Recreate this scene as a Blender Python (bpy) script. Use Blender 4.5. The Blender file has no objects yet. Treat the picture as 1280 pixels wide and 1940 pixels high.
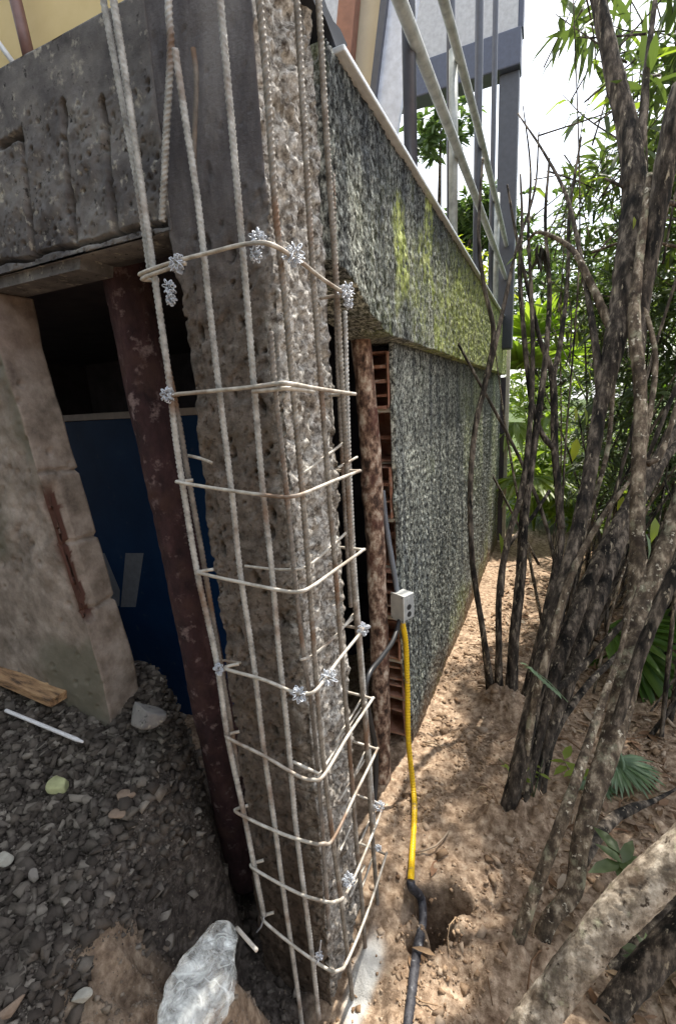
import bpy, math, random
import numpy as np
from mathutils import Matrix, Vector
random.seed(7); RNG = np.random.default_rng(11)
SC = bpy.context.scene
COL = SC.collection

# ------------------------------------------------------------------ camera
FPX, PITCH, ROLL, YAW, CAMZ = 880.0, math.radians(13.3), math.radians(-3.26), math.radians(-24.5), 1.5
FW = np.array([math.sin(YAW)*math.cos(PITCH), math.cos(YAW)*math.cos(PITCH), -math.sin(PITCH)])
_r = np.array([math.cos(YAW), -math.sin(YAW), 0.0]); _u = np.cross(_r, FW)
RT = math.cos(ROLL)*_r + math.sin(ROLL)*_u
UP = -math.sin(ROLL)*_r + math.cos(ROLL)*_u
CAM = np.array([0, 0, CAMZ])
cd = bpy.data.cameras.new('camera'); cam = bpy.data.objects.new('camera', cd); COL.objects.link(cam)
M = Matrix.Identity(4)
for i in range(3):
    M[i][0] = RT[i]; M[i][1] = UP[i]; M[i][2] = -FW[i]; M[i][3] = CAM[i]
cam.matrix_world = M
cd.sensor_fit = 'AUTO'; cd.sensor_width = 36; cd.lens = FPX/1940*36
cd.clip_start = 0.02; cd.clip_end = 500
SC.camera = cam

# ------------------------------------------------------------------ sky, sun, exposure
SUN_EL, SUN_AZ = math.radians(61), math.radians(13)          # azimuth from +Y towards +X
w = bpy.data.worlds.new('World'); SC.world = w; w.use_nodes = True
nt = w.node_tree; bg = nt.nodes['Background']
sky = nt.nodes.new('ShaderNodeTexSky'); sky.sky_type = 'NISHITA'; sky.sun_disc = False
sky.sun_elevation = SUN_EL; sky.sun_rotation = SUN_AZ; sky.dust_density = 3.0; sky.air_density = 1.2
mixs = nt.nodes.new('ShaderNodeMix'); mixs.data_type = 'RGBA'
mixs.inputs[0].default_value = 0.45
nt.links.new(sky.outputs[0], mixs.inputs[6]); mixs.inputs[7].default_value = (13, 13.4, 14.0, 1)   # even white cloud veil
nt.links.new(mixs.outputs[2], bg.inputs[0]); bg.inputs[1].default_value = 0.112
sl = bpy.data.lights.new('sun', 'SUN'); sun = bpy.data.objects.new('sun', sl); COL.objects.link(sun)
sl.energy = 4.2; sl.angle = math.radians(1.0); sl.color = (1.0, 0.94, 0.84)
sdir = Vector((math.sin(SUN_AZ)*math.cos(SUN_EL), math.cos(SUN_AZ)*math.cos(SUN_EL), math.sin(SUN_EL)))
sun.rotation_euler = sdir.to_track_quat('Z', 'Y').to_euler(); sun.location = (0, 8, 12)
SC.view_settings.view_transform = 'Standard'; SC.view_settings.look = 'None'
SC.view_settings.gamma = 1; SC.view_settings.use_curve_mapping = False
SC.view_settings.exposure = 1.15
SC.cycles.max_bounces = 6; SC.cycles.transparent_max_bounces = 12

# ------------------------------------------------------------------ geometry helpers
def ray(px, py): return FW + RT*(px-640)/FPX - UP*(py-970)/FPX
def pd(px, py, d): return CAM + ray(px, py)*d                 # a point at depth d
def onx(px, py, X): r = ray(px, py); return CAM + r*X/r[0]
def ony(px, py, Y): r = ray(px, py); return CAM + r*Y/r[1]
def onz(px, py, Z): r = ray(px, py); return CAM + r*(Z-CAMZ)/r[2]

def _hash(ix, iy, iz, seed):
    h = (ix.astype(np.int64)*374761393 + iy.astype(np.int64)*668265263 + iz.astype(np.int64)*2147483647 + seed*144665) & 0x7fffffff
    h = ((h ^ (h >> 13))*1274126177) & 0x7fffffff
    h = ((h ^ (h >> 15))*2246822519) & 0x7fffffff
    return ((h ^ (h >> 16)) & 0xffff)/65535.0
def vnoise(p, seed=0):
    p = np.asarray(p, float); i = np.floor(p).astype(np.int64); f = p-i; f = f*f*(3-2*f); r = 0
    for a in (0, 1):
        for b in (0, 1):
            for c in (0, 1):
                wgt = (f[:, 0] if a else 1-f[:, 0])*(f[:, 1] if b else 1-f[:, 1])*(f[:, 2] if c else 1-f[:, 2])
                r = r + wgt*_hash(i[:, 0]+a, i[:, 1]+b, i[:, 2]+c, seed)
    return r*2-1
def fbm(p, scale, octs=4, seed=0, gain=0.5):
    p = np.asarray(p, float)*scale; s = np.zeros(len(p)); a = 1.0; t = 0
    for o in range(octs):
        s += a*vnoise(p*2.03**o + o*17.3, seed+o); t += a; a *= gain
    return s/t
def cells(p, scale, seed=0):                                   # distance to the nearest random point, and its id
    p = np.asarray(p, float)*scale; i = np.floor(p).astype(np.int64)
    best = np.full(len(p), 9.0); bid = np.zeros(len(p))
    for a in (-1, 0, 1):
        for b in (-1, 0, 1):
            for c in (-1, 0, 1):
                q = i+np.array([a, b, c])
                o = np.stack([_hash(q[:, 0], q[:, 1], q[:, 2], seed+k) for k in (1, 2, 3)], 1)
                d = np.linalg.norm(q+o-p, axis=1); m = d < best
                best[m] = d[m]; bid[m] = _hash(q[:, 0], q[:, 1], q[:, 2], seed+9)[m]
    return best, bid
def sstep(a, b, x): t = np.clip((np.asarray(x, float)-a)/(b-a), 0, 1); return t*t*(3-2*t)

def wloc(o):
    l = np.zeros(3)
    while o is not None: l += np.array(o.location); o = o.parent
    return l
def mesh(name, V, F, mat=None, parent=None, smooth=False, col=None):
    """ONE mesh object; V in world metres, F faces: array (n,3|4) or list"""
    V = np.asarray(V, float)
    if parent is not None: V = V-wloc(parent)
    me = bpy.data.meshes.new(name)
    if isinstance(F, np.ndarray):
        n, k = F.shape
        me.vertices.add(len(V)); me.vertices.foreach_set('co', V.astype(np.float32).ravel())
        me.loops.add(n*k); me.loops.foreach_set('vertex_index', F.astype(np.int32).ravel())
        me.polygons.add(n); me.polygons.foreach_set('loop_start', np.arange(0, n*k, k, dtype=np.int32))
        me.polygons.foreach_set('loop_total', np.full(n, k, np.int32))
        me.update(calc_edges=True); me.validate()
    else:
        me.from_pydata([tuple(v) for v in V], [], [tuple(f) for f in F]); me.update()
    if col is not None:
        at = me.color_attributes.new('tone', 'FLOAT_COLOR', 'POINT')
        c = np.ones((len(V), 4), np.float32); c[:, :col.shape[1]] = col; at.data.foreach_set('color', c.ravel())
    if smooth: me.polygons.foreach_set('use_smooth', np.ones(len(me.polygons), bool))
    o = bpy.data.objects.new(name, me); COL.objects.link(o)
    if mat: me.materials.append(mat)
    if parent is not None: o.parent = parent
    return o
def tag(o, label=None, cat=None, group=None, kind=None):
    if label: o['label'] = label
    if cat: o['category'] = cat
    if group: o['group'] = group
    if kind: o['kind'] = kind
    return o
def thing(name, loc, label, cat, group=None, kind='thing'):
    o = bpy.data.objects.new(name, None); COL.objects.link(o); o.location = tuple(loc); o.empty_display_size = 0.1
    return tag(o, label, cat, group, kind)
class MB:
    def __init__(s): s.V = []; s.F = []
    def add(s, V, F):
        n = len(s.V); s.V += [tuple(v) for v in V]; s.F += [tuple(i+n for i in f) for f in F]
    def box(s, lo, hi, jit=0.0):
        x0, y0, z0 = lo; x1, y1, z1 = hi
        V = np.array([(x0,y0,z0),(x1,y0,z0),(x1,y1,z0),(x0,y1,z0),(x0,y0,z1),(x1,y0,z1),(x1,y1,z1),(x0,y1,z1)], float)
        if jit: V += RNG.uniform(-jit, jit, V.shape)
        s.add(V, [(3,2,1,0),(4,5,6,7),(0,1,5,4),(1,2,6,5),(2,3,7,6),(3,0,4,7)])
    def prism(s, front, back):                                 # two matching polygons
        n = len(front); V = list(front)+list(back)
        s.add(V, [tuple(range(n))[::-1], tuple(range(n, 2*n))]+[(i, (i+1) % n, n+(i+1) % n, n+i) for i in range(n)])
    def build(s, name, mat, parent=None, smooth=False): return mesh(name, s.V, s.F, mat, parent, smooth)
def bevel(o, wd=0.004, seg=2):
    m = o.modifiers.new('bevel', 'BEVEL'); m.width = wd; m.segments = seg; m.limit_method = 'ANGLE'; return o

def resample(P, step, r=None, smooth=True):
    P = np.asarray(P, float); n = len(P)
    if smooth and n > 2:
        Q = np.vstack([2*P[0]-P[1], P, 2*P[-1]-P[-2]]); out = []
        for i in range(1, n):
            p0, p1, p2, p3 = Q[i-1], Q[i], Q[i+1], Q[i+2]
            for t in np.linspace(0, 1, 12, endpoint=False):
                out.append(0.5*((2*p1)+(-p0+p2)*t+(2*p0-5*p1+4*p2-p3)*t*t+(-p0+3*p1-3*p2+p3)*t**3))
        out.append(P[-1]); par = np.arange(len(out))/12.0; D = np.array(out)
    else:
        D = P; par = np.arange(n, dtype=float)
    L = np.concatenate([[0], np.cumsum(np.linalg.norm(np.diff(D, axis=0), axis=1))])
    m = max(2, int(L[-1]/step)+1); s = np.linspace(0, L[-1], m)
    R = np.stack([np.interp(s, L, D[:, k]) for k in range(3)], 1); pp = np.interp(s, L, par)
    if r is None: return R, s
    return R, s, np.interp(pp, np.arange(n), np.broadcast_to(r, (n,)))
def frames(R):
    T = np.gradient(R, axis=0); T /= np.linalg.norm(T, axis=1)[:, None]+1e-12
    a = np.array([0, 0, 1.0]) if abs(T[0][2]) < 0.9 else np.array([1.0, 0, 0])
    N = np.zeros_like(T); n = np.cross(T[0], a); n /= np.linalg.norm(n); N[0] = n
    for i in range(1, len(R)):
        n = N[i-1]-T[i]*np.dot(N[i-1], T[i]); N[i] = n/(np.linalg.norm(n)+1e-12)
    return T, N, np.cross(T, N)
def tube(P, r, step=0.01, sides=8, smooth=True, mod=None, caps=True):
    """swept tube; mod(points, arc, angle, radius)->radius"""
    R, s, rr = resample(P, step, np.asarray(r, float), smooth)
    T, N, B = frames(R); a = np.arange(sides)*2*math.pi/sides
    S = np.repeat(s, sides); A = np.tile(a, len(s)); RR = np.repeat(rr, sides)
    dirs = N[:, None, :]*np.cos(a)[None, :, None]+B[:, None, :]*np.sin(a)[None, :, None]
    base = np.repeat(R, sides, 0); dv = dirs.reshape(-1, 3)
    if mod is not None: RR = mod(base+dv*RR[:, None], S, A, RR)
    V = base+dv*RR[:, None]; n = len(s)
    i = np.arange(n-1)[:, None]*sides; j = np.arange(sides)[None, :]; k = (j+1) % sides
    F = np.stack([i+j, i+k, i+sides+k, i+sides+j], -1).reshape(-1, 4)
    if caps:
        c0 = len(V); V = np.vstack([V, R[0], R[-1]]); j = np.arange(sides); k = (j+1) % sides
        F = np.vstack([F, np.stack([k, j, np.full(sides, c0), np.full(sides, c0)], 1), np.stack([(n-1)*sides+j, (n-1)*sides+k, np.full(sides, c0+1), np.full(sides, c0+1)], 1)])
    return V, F
def tri(F):                                                    # quads (some degenerate) to triangles
    a = F[:, [0, 1, 2]]; q = F[:, 2] != F[:, 3]
    return np.vstack([a, F[q][:, [0, 2, 3]]])
def joinm(L):
    V = []; F = []; n = 0
    for v, f in L:
        V.append(v); F.append((tri(f) if f.shape[1] == 4 else f)+n); n += len(v)
    return np.vstack(V), np.vstack(F)
def grid(P, us, vs, back=None):
    """grid of points P (nu*nv,3) row-major over us; optional skirt to `back` offset closes it into a slab"""
    nu, nv = len(us), len(vs)
    i = np.arange(nu-1)[:, None]*nv; j = np.arange(nv-1)[None, :]
    F = np.stack([i+j, i+j+nv, i+j+nv+1, i+j+1], -1).reshape(-1, 4)
    if back is None: return P, F
    b = np.concatenate([np.arange(nv), np.arange(1, nu)*nv+nv-1, (nu-1)*nv+np.arange(nv-2, -1, -1), np.arange(nu-2, 0, -1)*nv])
    n = len(P); m = len(b); V = np.vstack([P, back(P[b])]); k = np.arange(m); k2 = (k+1) % m
    S = np.stack([b[k], b[k2], n+k2, n+k], 1)
    c = len(V); V = np.vstack([V, V[n:].mean(0)])
    C = np.stack([n+k, n+k2, np.full(m, c), np.full(m, c)], 1)
    return V, np.vstack([F, S, C])

# ------------------------------------------------------------------ materials
def newmat(name):
    m = bpy.data.materials.new(name); m.use_nodes = True; t = m.node_tree
    return m, t, t.nodes['Principled BSDF']
def N_(t, kind, **kw):
    n = t.nodes.new(kind)
    for k, v in kw.items():
        if hasattr(n, k): setattr(n, k, v)
        else: n.inputs[k].default_value = v
    return n
def ramp(t, src, stops):
    r = t.nodes.new('ShaderNodeValToRGB'); e = r.color_ramp.elements
    while len(e) < len(stops): e.new(0.5)
    for x, (p, c) in zip(e, stops): x.position = p; x.color = (*c, 1) if len(c) == 3 else c
    t.links.new(src, r.inputs[0]); return r
def mixc(t, fac, a, b, blend='MIX'):
    n = t.nodes.new('ShaderNodeMix'); n.data_type = 'RGBA'; n.blend_type = blend
    for i, x in ((0, fac), (6, a), (7, b)):
        if isinstance(x, (int, float)): n.inputs[i].default_value = x
        elif isinstance(x, tuple): n.inputs[i].default_value = (*x, 1)
        else: t.links.new(x, n.inputs[i])
    return n.outputs[2]
def pos(t):
    g = t.nodes.new('ShaderNodeNewGeometry'); return g.outputs['Position']
def noise(t, scale, detail=6, rough=0.6, vec=None, dist=0.0, stretch=None):
    v = vec if vec is not None else pos(t)
    if stretch:
        mp = t.nodes.new('ShaderNodeMapping'); mp.inputs['Scale'].default_value = stretch; t.links.new(v, mp.inputs[0]); v = mp.outputs[0]
    n = N_(t, 'ShaderNodeTexNoise'); n.inputs['Scale'].default_value = scale; n.inputs['Detail'].default_value = detail
    n.inputs['Roughness'].default_value = rough; n.inputs['Distortion'].default_value = dist
    t.links.new(v, n.inputs['Vector']); return n.outputs['Fac']
def bump(t, b, h, strength=0.5, dist=0.004):
    n = t.nodes.new('ShaderNodeBump'); n.inputs['Strength'].default_value = strength; n.inputs['Distance'].default_value = dist
    t.links.new(h, n.inputs['Height']); t.links.new(n.outputs[0], b.inputs['Normal'])
def rocky(name, stops, scale=18, rough=0.9, fine=160, fstr=0.6, fdist=0.003, stretch=None, over=None, spec=0.3):
    """mottled surface: colour ramp on noise, fine relief bump, optional second stain (colour, scale, lo, hi)"""
    m, t, b = newmat(name)
    c = ramp(t, noise(t, scale, 8, 0.65, stretch=stretch), stops).outputs[0]
    if over:
        for col, sc, lo, hi, *st in over:
            f = ramp(t, noise(t, sc, 6, 0.62, stretch=st[0] if st else None), [(lo, (0, 0, 0)), (hi, (1, 1, 1))]).outputs[0]
            c = mixc(t, f, c, col)
    t.links.new(c, b.inputs['Base Color']); b.inputs['Roughness'].default_value = rough; b.inputs['Specular IOR Level'].default_value = spec
    bump(t, b, noise(t, fine, 6, 0.7), fstr, fdist); return m
def plain(name, c, rough=0.5, metal=0.0, var=0.12, scale=30, spec=0.5):
    m, t, b = newmat(name)
    d = tuple(x*(1-var) for x in c); e = tuple(min(1, x*(1+var)) for x in c)
    t.links.new(ramp(t, noise(t, scale, 5), [(0.35, d), (0.65, e)]).outputs[0], b.inputs['Base Color'])
    b.inputs['Roughness'].default_value = rough; b.inputs['Metallic'].default_value = metal; b.inputs['Specular IOR Level'].default_value = spec
    return m
def leafmat(name, cols, trans=0.5, rough=0.45):
    m, t, b = newmat(name)
    oi = t.nodes.new('ShaderNodeNewGeometry'); rnd = oi.outputs['Random Per Island']
    c = ramp(t, rnd, [(i/(max(1, len(cols)-1)), x) for i, x in enumerate(cols)]).outputs[0]
    c = mixc(t, noise(t, 9, 3), c, mixc(t, 1.0, c, (0.75, 0.8, 0.7), 'MULTIPLY'))
    t.links.new(c, b.inputs['Base Color']); b.inputs['Roughness'].default_value = rough
    tr = t.nodes.new('ShaderNodeBsdfTranslucent'); tc = mixc(t, 1.0, c, (1.25, 1.35, 0.55), 'MULTIPLY'); t.links.new(tc, tr.inputs[0])
    mx = t.nodes.new('ShaderNodeMixShader'); mx.inputs[0].default_value = trans
    t.links.new(b.outputs[0], mx.inputs[1]); t.links.new(tr.outputs[0], mx.inputs[2])
    t.links.new(mx.outputs[0], t.nodes['Material Output'].inputs[0]); return m

MAT = {}
MAT['concrete'] = rocky('hacked_concrete', [(0.28, (0.12, 0.10, 0.09)), (0.5, (0.25, 0.215, 0.19)), (0.72, (0.36, 0.315, 0.28))], 14, over=[((0.10, 0.075, 0.06), 7, 0.52, 0.72), ((0.42, 0.40, 0.36), 40, 0.6, 0.75)], fine=140)
MAT['concrete_core'] = rocky('exposed_core_concrete', [(0.3, (0.13, 0.11, 0.085)), (0.5, (0.34, 0.30, 0.24)), (0.7, (0.55, 0.51, 0.43))], 30, over=[((0.16, 0.11, 0.07), 9, 0.55, 0.7), ((0.62, 0.6, 0.56), 60, 0.6, 0.72)], fine=190, fstr=0.9)
MAT['beam'] = rocky('grey_beam_concrete', [(0.3, (0.07, 0.066, 0.068)), (0.5, (0.145, 0.137, 0.135)), (0.7, (0.24, 0.228, 0.21))], 11, over=[((0.05, 0.046, 0.05), 5, 0.52, 0.66), ((0.36, 0.34, 0.29), 45, 0.58, 0.70), ((.03, .028, .028), 60, .60, .68)], fine=120)
MAT['plaster'] = rocky('stained_plaster', [(0.3, (0.22, 0.17, 0.12)), (0.5, (0.40, 0.34, 0.26)), (0.7, (0.52, 0.46, 0.37))], 7, over=[((0.20, 0.10, 0.065), 6, 0.56, 0.7), ((0.20, 0.20, 0.13), 4, 0.55, 0.7)], fine=90, fstr=0.35)
MAT['pier'] = rocky('rough_pier_mortar', [(0.3, (0.10, 0.10, 0.07)), (0.5, (0.25, 0.24, 0.18)), (0.7, (0.40, 0.38, 0.30))], 16, over=[((0.10, 0.07, 0.05), 5, 0.55, 0.7)], fine=90)
MAT['brick'] = rocky('red_clay_brick', [(0.3, (0.22, 0.10, 0.06)), (0.5, (0.36, 0.18, 0.12)), (0.7, (0.46, 0.28, 0.20))], 22, over=[((0.45, 0.40, 0.34), 25, 0.58, 0.7)], fine=150)
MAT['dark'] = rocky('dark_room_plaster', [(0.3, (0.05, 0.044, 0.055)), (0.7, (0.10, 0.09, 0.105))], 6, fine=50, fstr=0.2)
MAT['slab'] = rocky('slab_concrete', [(0.3, (0.10, 0.09, 0.09)), (0.7, (0.2, 0.19, 0.18))], 8)

def attr(t, ch):
    a = t.nodes.new('ShaderNodeAttribute'); a.attribute_name = 'tone'
    s = t.nodes.new('ShaderNodeSeparateColor'); t.links.new(a.outputs['Color'], s.inputs[0]); return s.outputs[ch]
def roughcast(name):
    m, t, b = newmat(name)
    fine_ = ramp(t, noise(t, 85, 8, 0.82, stretch=(1, 1, 0.55)), [(0.40, (0.014, 0.014, 0.015)), (0.46, (0.085, 0.086, 0.078)), (0.515, (0.33, 0.34, 0.29)), (0.58, (0.78, 0.80, 0.70))]).outputs[0]
    c = mixc(t, ramp(t, noise(t, 26, 6, 0.7, stretch=(1, 1, 0.35)), [(.44, (.0, .0, .0)), (.66, (.7, .7, .7))]).outputs[0], fine_, mixc(t, 1.0, fine_, (.40, .42, .40), 'MULTIPLY'))
    c = mixc(t, attr(t, 2), c, mixc(t, 1.0, c, (.30, .32, .38), 'MULTIPLY'))                 # black runoff under the coping, soffit shade painted below the band
    st = ramp(t, noise(t, 17, 5, 0.65, stretch=(1, 1, 0.06)), [(0.45, (0, 0, 0)), (0.60, (0.85, 0.85, 0.85))]).outputs[0]
    c = mixc(t, st, c, mixc(t, 1.0, c, (0.34, 0.36, 0.42), 'MULTIPLY'))                       # rain streaks
    mo = ramp(t, noise(t, 45, 5, 0.7, stretch=(1, 1, 0.5)), [(0.38, (0.10, 0.125, 0.03)), (0.50, (0.34, 0.40, 0.10)), (0.64, (0.66, 0.70, 0.30))]).outputs[0]
    mk = t.nodes.new('ShaderNodeMath'); mk.operation = 'MULTIPLY'
    t.links.new(ramp(t, noise(t, 60, 4, 0.6, stretch=(1, 1, 0.4)), [(0.37, (0, 0, 0)), (0.55, (1, 1, 1))]).outputs[0], mk.inputs[0]); t.links.new(attr(t, 0), mk.inputs[1])
    c = mixc(t, mk.outputs[0], c, mo)
    c = mixc(t, attr(t, 1), c, (0.17, 0.105, 0.06))                                           # splashed soil at the foot
    t.links.new(c, b.inputs['Base Color']); b.inputs['Roughness'].default_value = 0.9; b.inputs['Specular IOR Level'].default_value = 0.25
    bump(t, b, noise(t, 95, 6, 0.75, stretch=(1, 1, 0.55)), 1.0, 0.008); return m
MAT['roughcast'] = roughcast('mossy_roughcast')
def tinted(name, base, ch_cols):
    """base rocky material with stains driven by the mesh's own stain mask"""
    m = rocky(name, base, 16, over=[((0.12, 0.09, 0.065), 6, 0.55, 0.72)], fine=110, fstr=0.6)
    t = m.node_tree; b = t.nodes['Principled BSDF']; c = b.inputs['Base Color'].links[0].from_socket
    for ch, col in ch_cols: c = mixc(t, attr(t, ch), c, col)
    t.links.new(c, b.inputs['Base Color']); return m
MAT['pier'] = tinted('broken_pier_plaster', [(0.3, (0.11, 0.09, 0.075)), (0.5, (0.24, 0.20, 0.17)), (0.7, (0.37, 0.32, 0.28))], [(0, (0.085, 0.04, 0.03)), (1, (0.12, 0.115, 0.085))])

def coremat():
    m, t, b = newmat('column_concrete')
    n1 = noise(t, 30, 8, .68)
    shaded_face = ramp(t, n1, [(.3, (.04, .032, .027)), (.5, (.115, .093, .078)), (.68, (.21, .175, .15))]).outputs[0]  # front tones darkened so this side reads as shaded
    lit_agg = ramp(t, noise(t, 55, 8, .72), [(.34, (.06, .052, .044)), (.45, (.25, .23, .205)), (.55, (.47, .445, .405)), (.65, (.78, .76, .72))]).outputs[0]  # broken aggregate, its tones raised so the side reads as lit
    smooth = ramp(t, noise(t, 9, 8, .68, stretch=(1, 1, .35)), [(.36, (.06, .056, .062)), (.5, (.125, .117, .122)), (.62, (.205, .195, .195))]).outputs[0]
    c = mixc(t, attr(t, 1), shaded_face, lit_agg); c = mixc(t, ramp(t, noise(t, 8, 6, .62), [(.52, (0, 0, 0)), (.72, (.7, .7, .7))]).outputs[0], c, (.12, .09, .06)); c = mixc(t, ramp(t, noise(t, 75, 5, .6), [(.56, (0, 0, 0)), (.64, (.8, .8, .8))]).outputs[0], c, (.055, .042, .034)); c = mixc(t, attr(t, 0), c, smooth)
    c = mixc(t, attr(t, 2), c, mixc(t, 1.0, c, (.40, .33, .27), 'MULTIPLY'))
    t.links.new(c, b.inputs['Base Color']); b.inputs['Roughness'].default_value = .92; b.inputs['Specular IOR Level'].default_value = .25
    bump(t, b, noise(t, 150, 6, .72), .8, .004); return m
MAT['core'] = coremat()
# ------------------------------------------------------------------ ground
EDGE_Y = np.array([-9, .15, .3, .42, .55, .7, .8, .9, 1.0, 9]); EDGE_X = np.array([-.50, -.60, -.66, -.71, -.745, -.75, -.79, -.90, -1.02, -1.06])
def terrain(x, y, fine=True):
    x = np.asarray(x, float); y = np.asarray(y, float); P = np.stack([x, y, 0*x], 1)
    e = np.interp(y, EDGE_Y, EDGE_X) + 0.04*vnoise(P*9, 3)
    hp = np.clip(0.43+0.36*(y-0.2), 0.36, 0.72)+0.10*np.clip(-x-1.1, 0, 1.5)
    wgt = sstep(0.10, -0.13, x-e)*sstep(1.15, 0.95, y)*sstep(-2.5, -1.6, y)
    path = 0.02+0.03*sstep(1.3,1.7,y)-0.055*np.clip(y-1.7, -0.8, 12)*sstep(0.9, 1.5, y)+0.10*np.clip(x-0.2, 0, 3)*sstep(0.3, 1.5, y)
    path = path-0.10*sstep(1.05, 0.6, y)*sstep(-0.2, -0.45, x)
    z = path*(1-wgt)+hp*wgt
    hn = .03*vnoise(P*14, 61)+.02*vnoise(P*31, 62)
    hp1 = np.exp(-(np.hypot((x+.575+hn)/.115, (y-.50-hn)/.125))**2.4); hp2 = np.exp(-(np.hypot((x+.70-hn)/.14, (y-.40+hn)/.13))**2.2)
    z = z+(np.maximum(0.46*hp1, 0.44*hp2)-0.0)*np.clip(1-wgt*1.1, 0, 1)*sstep(.0, .3, np.maximum(hp1, hp2))
    z -= 0.26*np.exp(-(np.hypot((x+.235+.05*vnoise(P*22, 66))/.065, (y-1.04+.05*vnoise(P*19, 67))/.085))**4)                        # hole where the hose goes in
    for bx_, by_, br_ in ((-.16, 2.1, .09), (-.10, 2.08, .09), (-.105, 1.385, .075), (-.06, 1.42, .075), (-.005, 1.47, .07), (-.045, .985, .06), (.02, 1.03, .065), (.02, 1.5, .07)):
        z += .05*np.exp(-((x-bx_)**2+(y-by_)**2)/br_**2)*(1+.5*vnoise(P*40, 68))
    if fine:
        lo = np.where(wgt > 0.3, 1.0, 0.7)
        z += 0.035*fbm(P, 3.2, 3, 5)+0.022*lo*fbm(P, 14, 3, 8)+0.010*fbm(P, 45, 3, 21)
        c, _ = cells(P+0.01, 26, 4); z += 0.012*(0.5-c)*sstep(3.0, 1.0, np.hypot(x, y-1))
    return z, wgt
def axis(segs):
    out = [np.array([segs[0][0]])]
    for a, b, h in segs: out.append(np.linspace(a, b, max(2, int(round((b-a)/h))+1))[1:])
    return np.concatenate(out)
gx = axis([(-80, -12, 8), (-12, -3, .6), (-3, -1.6, .05), (-1.6, -1.2, .012), (-1.2, .7, .0075), (.7, 1.6, .03), (1.6, 4, .1), (4, 12, .6), (12, 80, 8)])
gy = axis([(-40, -4, 6), (-4, -.2, .3), (-.2, .15, .03), (.15, 1.9, .0075), (1.9, 3, .015), (3, 6, .05), (6, 12, .3), (12, 90, 6)])
GX, GY = np.meshgrid(gx, gy, indexing='ij'); gxf, gyf = GX.ravel(), GY.ravel()
gz, gw = terrain(gxf, gyf)
G = np.stack([gxf, gyf, gz], 1)
nn = fbm(G, 9, 3, 31)
cem = sstep(0.25, 0.75, np.exp(-((gxf+.385)/.042)**2-((gyf-.82)/.12)**2)+0.35*nn)
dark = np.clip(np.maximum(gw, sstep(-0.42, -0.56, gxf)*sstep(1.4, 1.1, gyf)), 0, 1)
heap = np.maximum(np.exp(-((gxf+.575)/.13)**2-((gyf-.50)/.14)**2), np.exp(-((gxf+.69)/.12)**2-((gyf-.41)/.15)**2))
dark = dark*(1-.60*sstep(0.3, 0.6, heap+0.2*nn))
dark = np.maximum(dark, .55*np.exp(-(np.hypot((gxf+.235)/.085, (gyf-1.04)/.11))**3)*(1+.6*nn))  # damp soil in the hose hole, darkened to paint its shaded depth
green = np.maximum(sstep(0.6, 1.6, gxf+0.3*nn)*sstep(2.5, 4.5, gyf), sstep(5.6, 6.4, gyf+.4*nn))
m, t, b = newmat('site_soil')
oc = ramp(t, noise(t, 38, 8, 0.68), [(0.3, (0.10, 0.060, 0.036)), (0.46, (0.25, 0.174, 0.117)), (0.57, (0.40, 0.295, 0.207)), (0.7, (0.54, 0.43, 0.32))]).outputs[0]
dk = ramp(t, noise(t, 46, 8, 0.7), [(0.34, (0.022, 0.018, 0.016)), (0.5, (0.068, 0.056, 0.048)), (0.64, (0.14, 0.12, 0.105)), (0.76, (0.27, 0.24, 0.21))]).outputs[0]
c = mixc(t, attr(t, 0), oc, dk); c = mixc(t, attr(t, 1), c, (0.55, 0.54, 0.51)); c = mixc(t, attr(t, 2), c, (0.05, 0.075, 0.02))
t.links.new(c, b.inputs['Base Color']); b.inputs['Roughness'].default_value = 0.95; b.inputs['Specular IOR Level'].default_value = 0.2
bump(t, b, noise(t, 120, 7, 0.72), 0.8, 0.006); MAT['soil'] = m
V, F = grid(G, gx, gy)
tag(mesh('ground', V, F, m, smooth=True, col=np.stack([dark, cem, green], 1)), kind='structure')
def gz_at(x, y): z, _ = terrain(np.array([x]), np.array([y])); return float(z[0])

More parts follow.
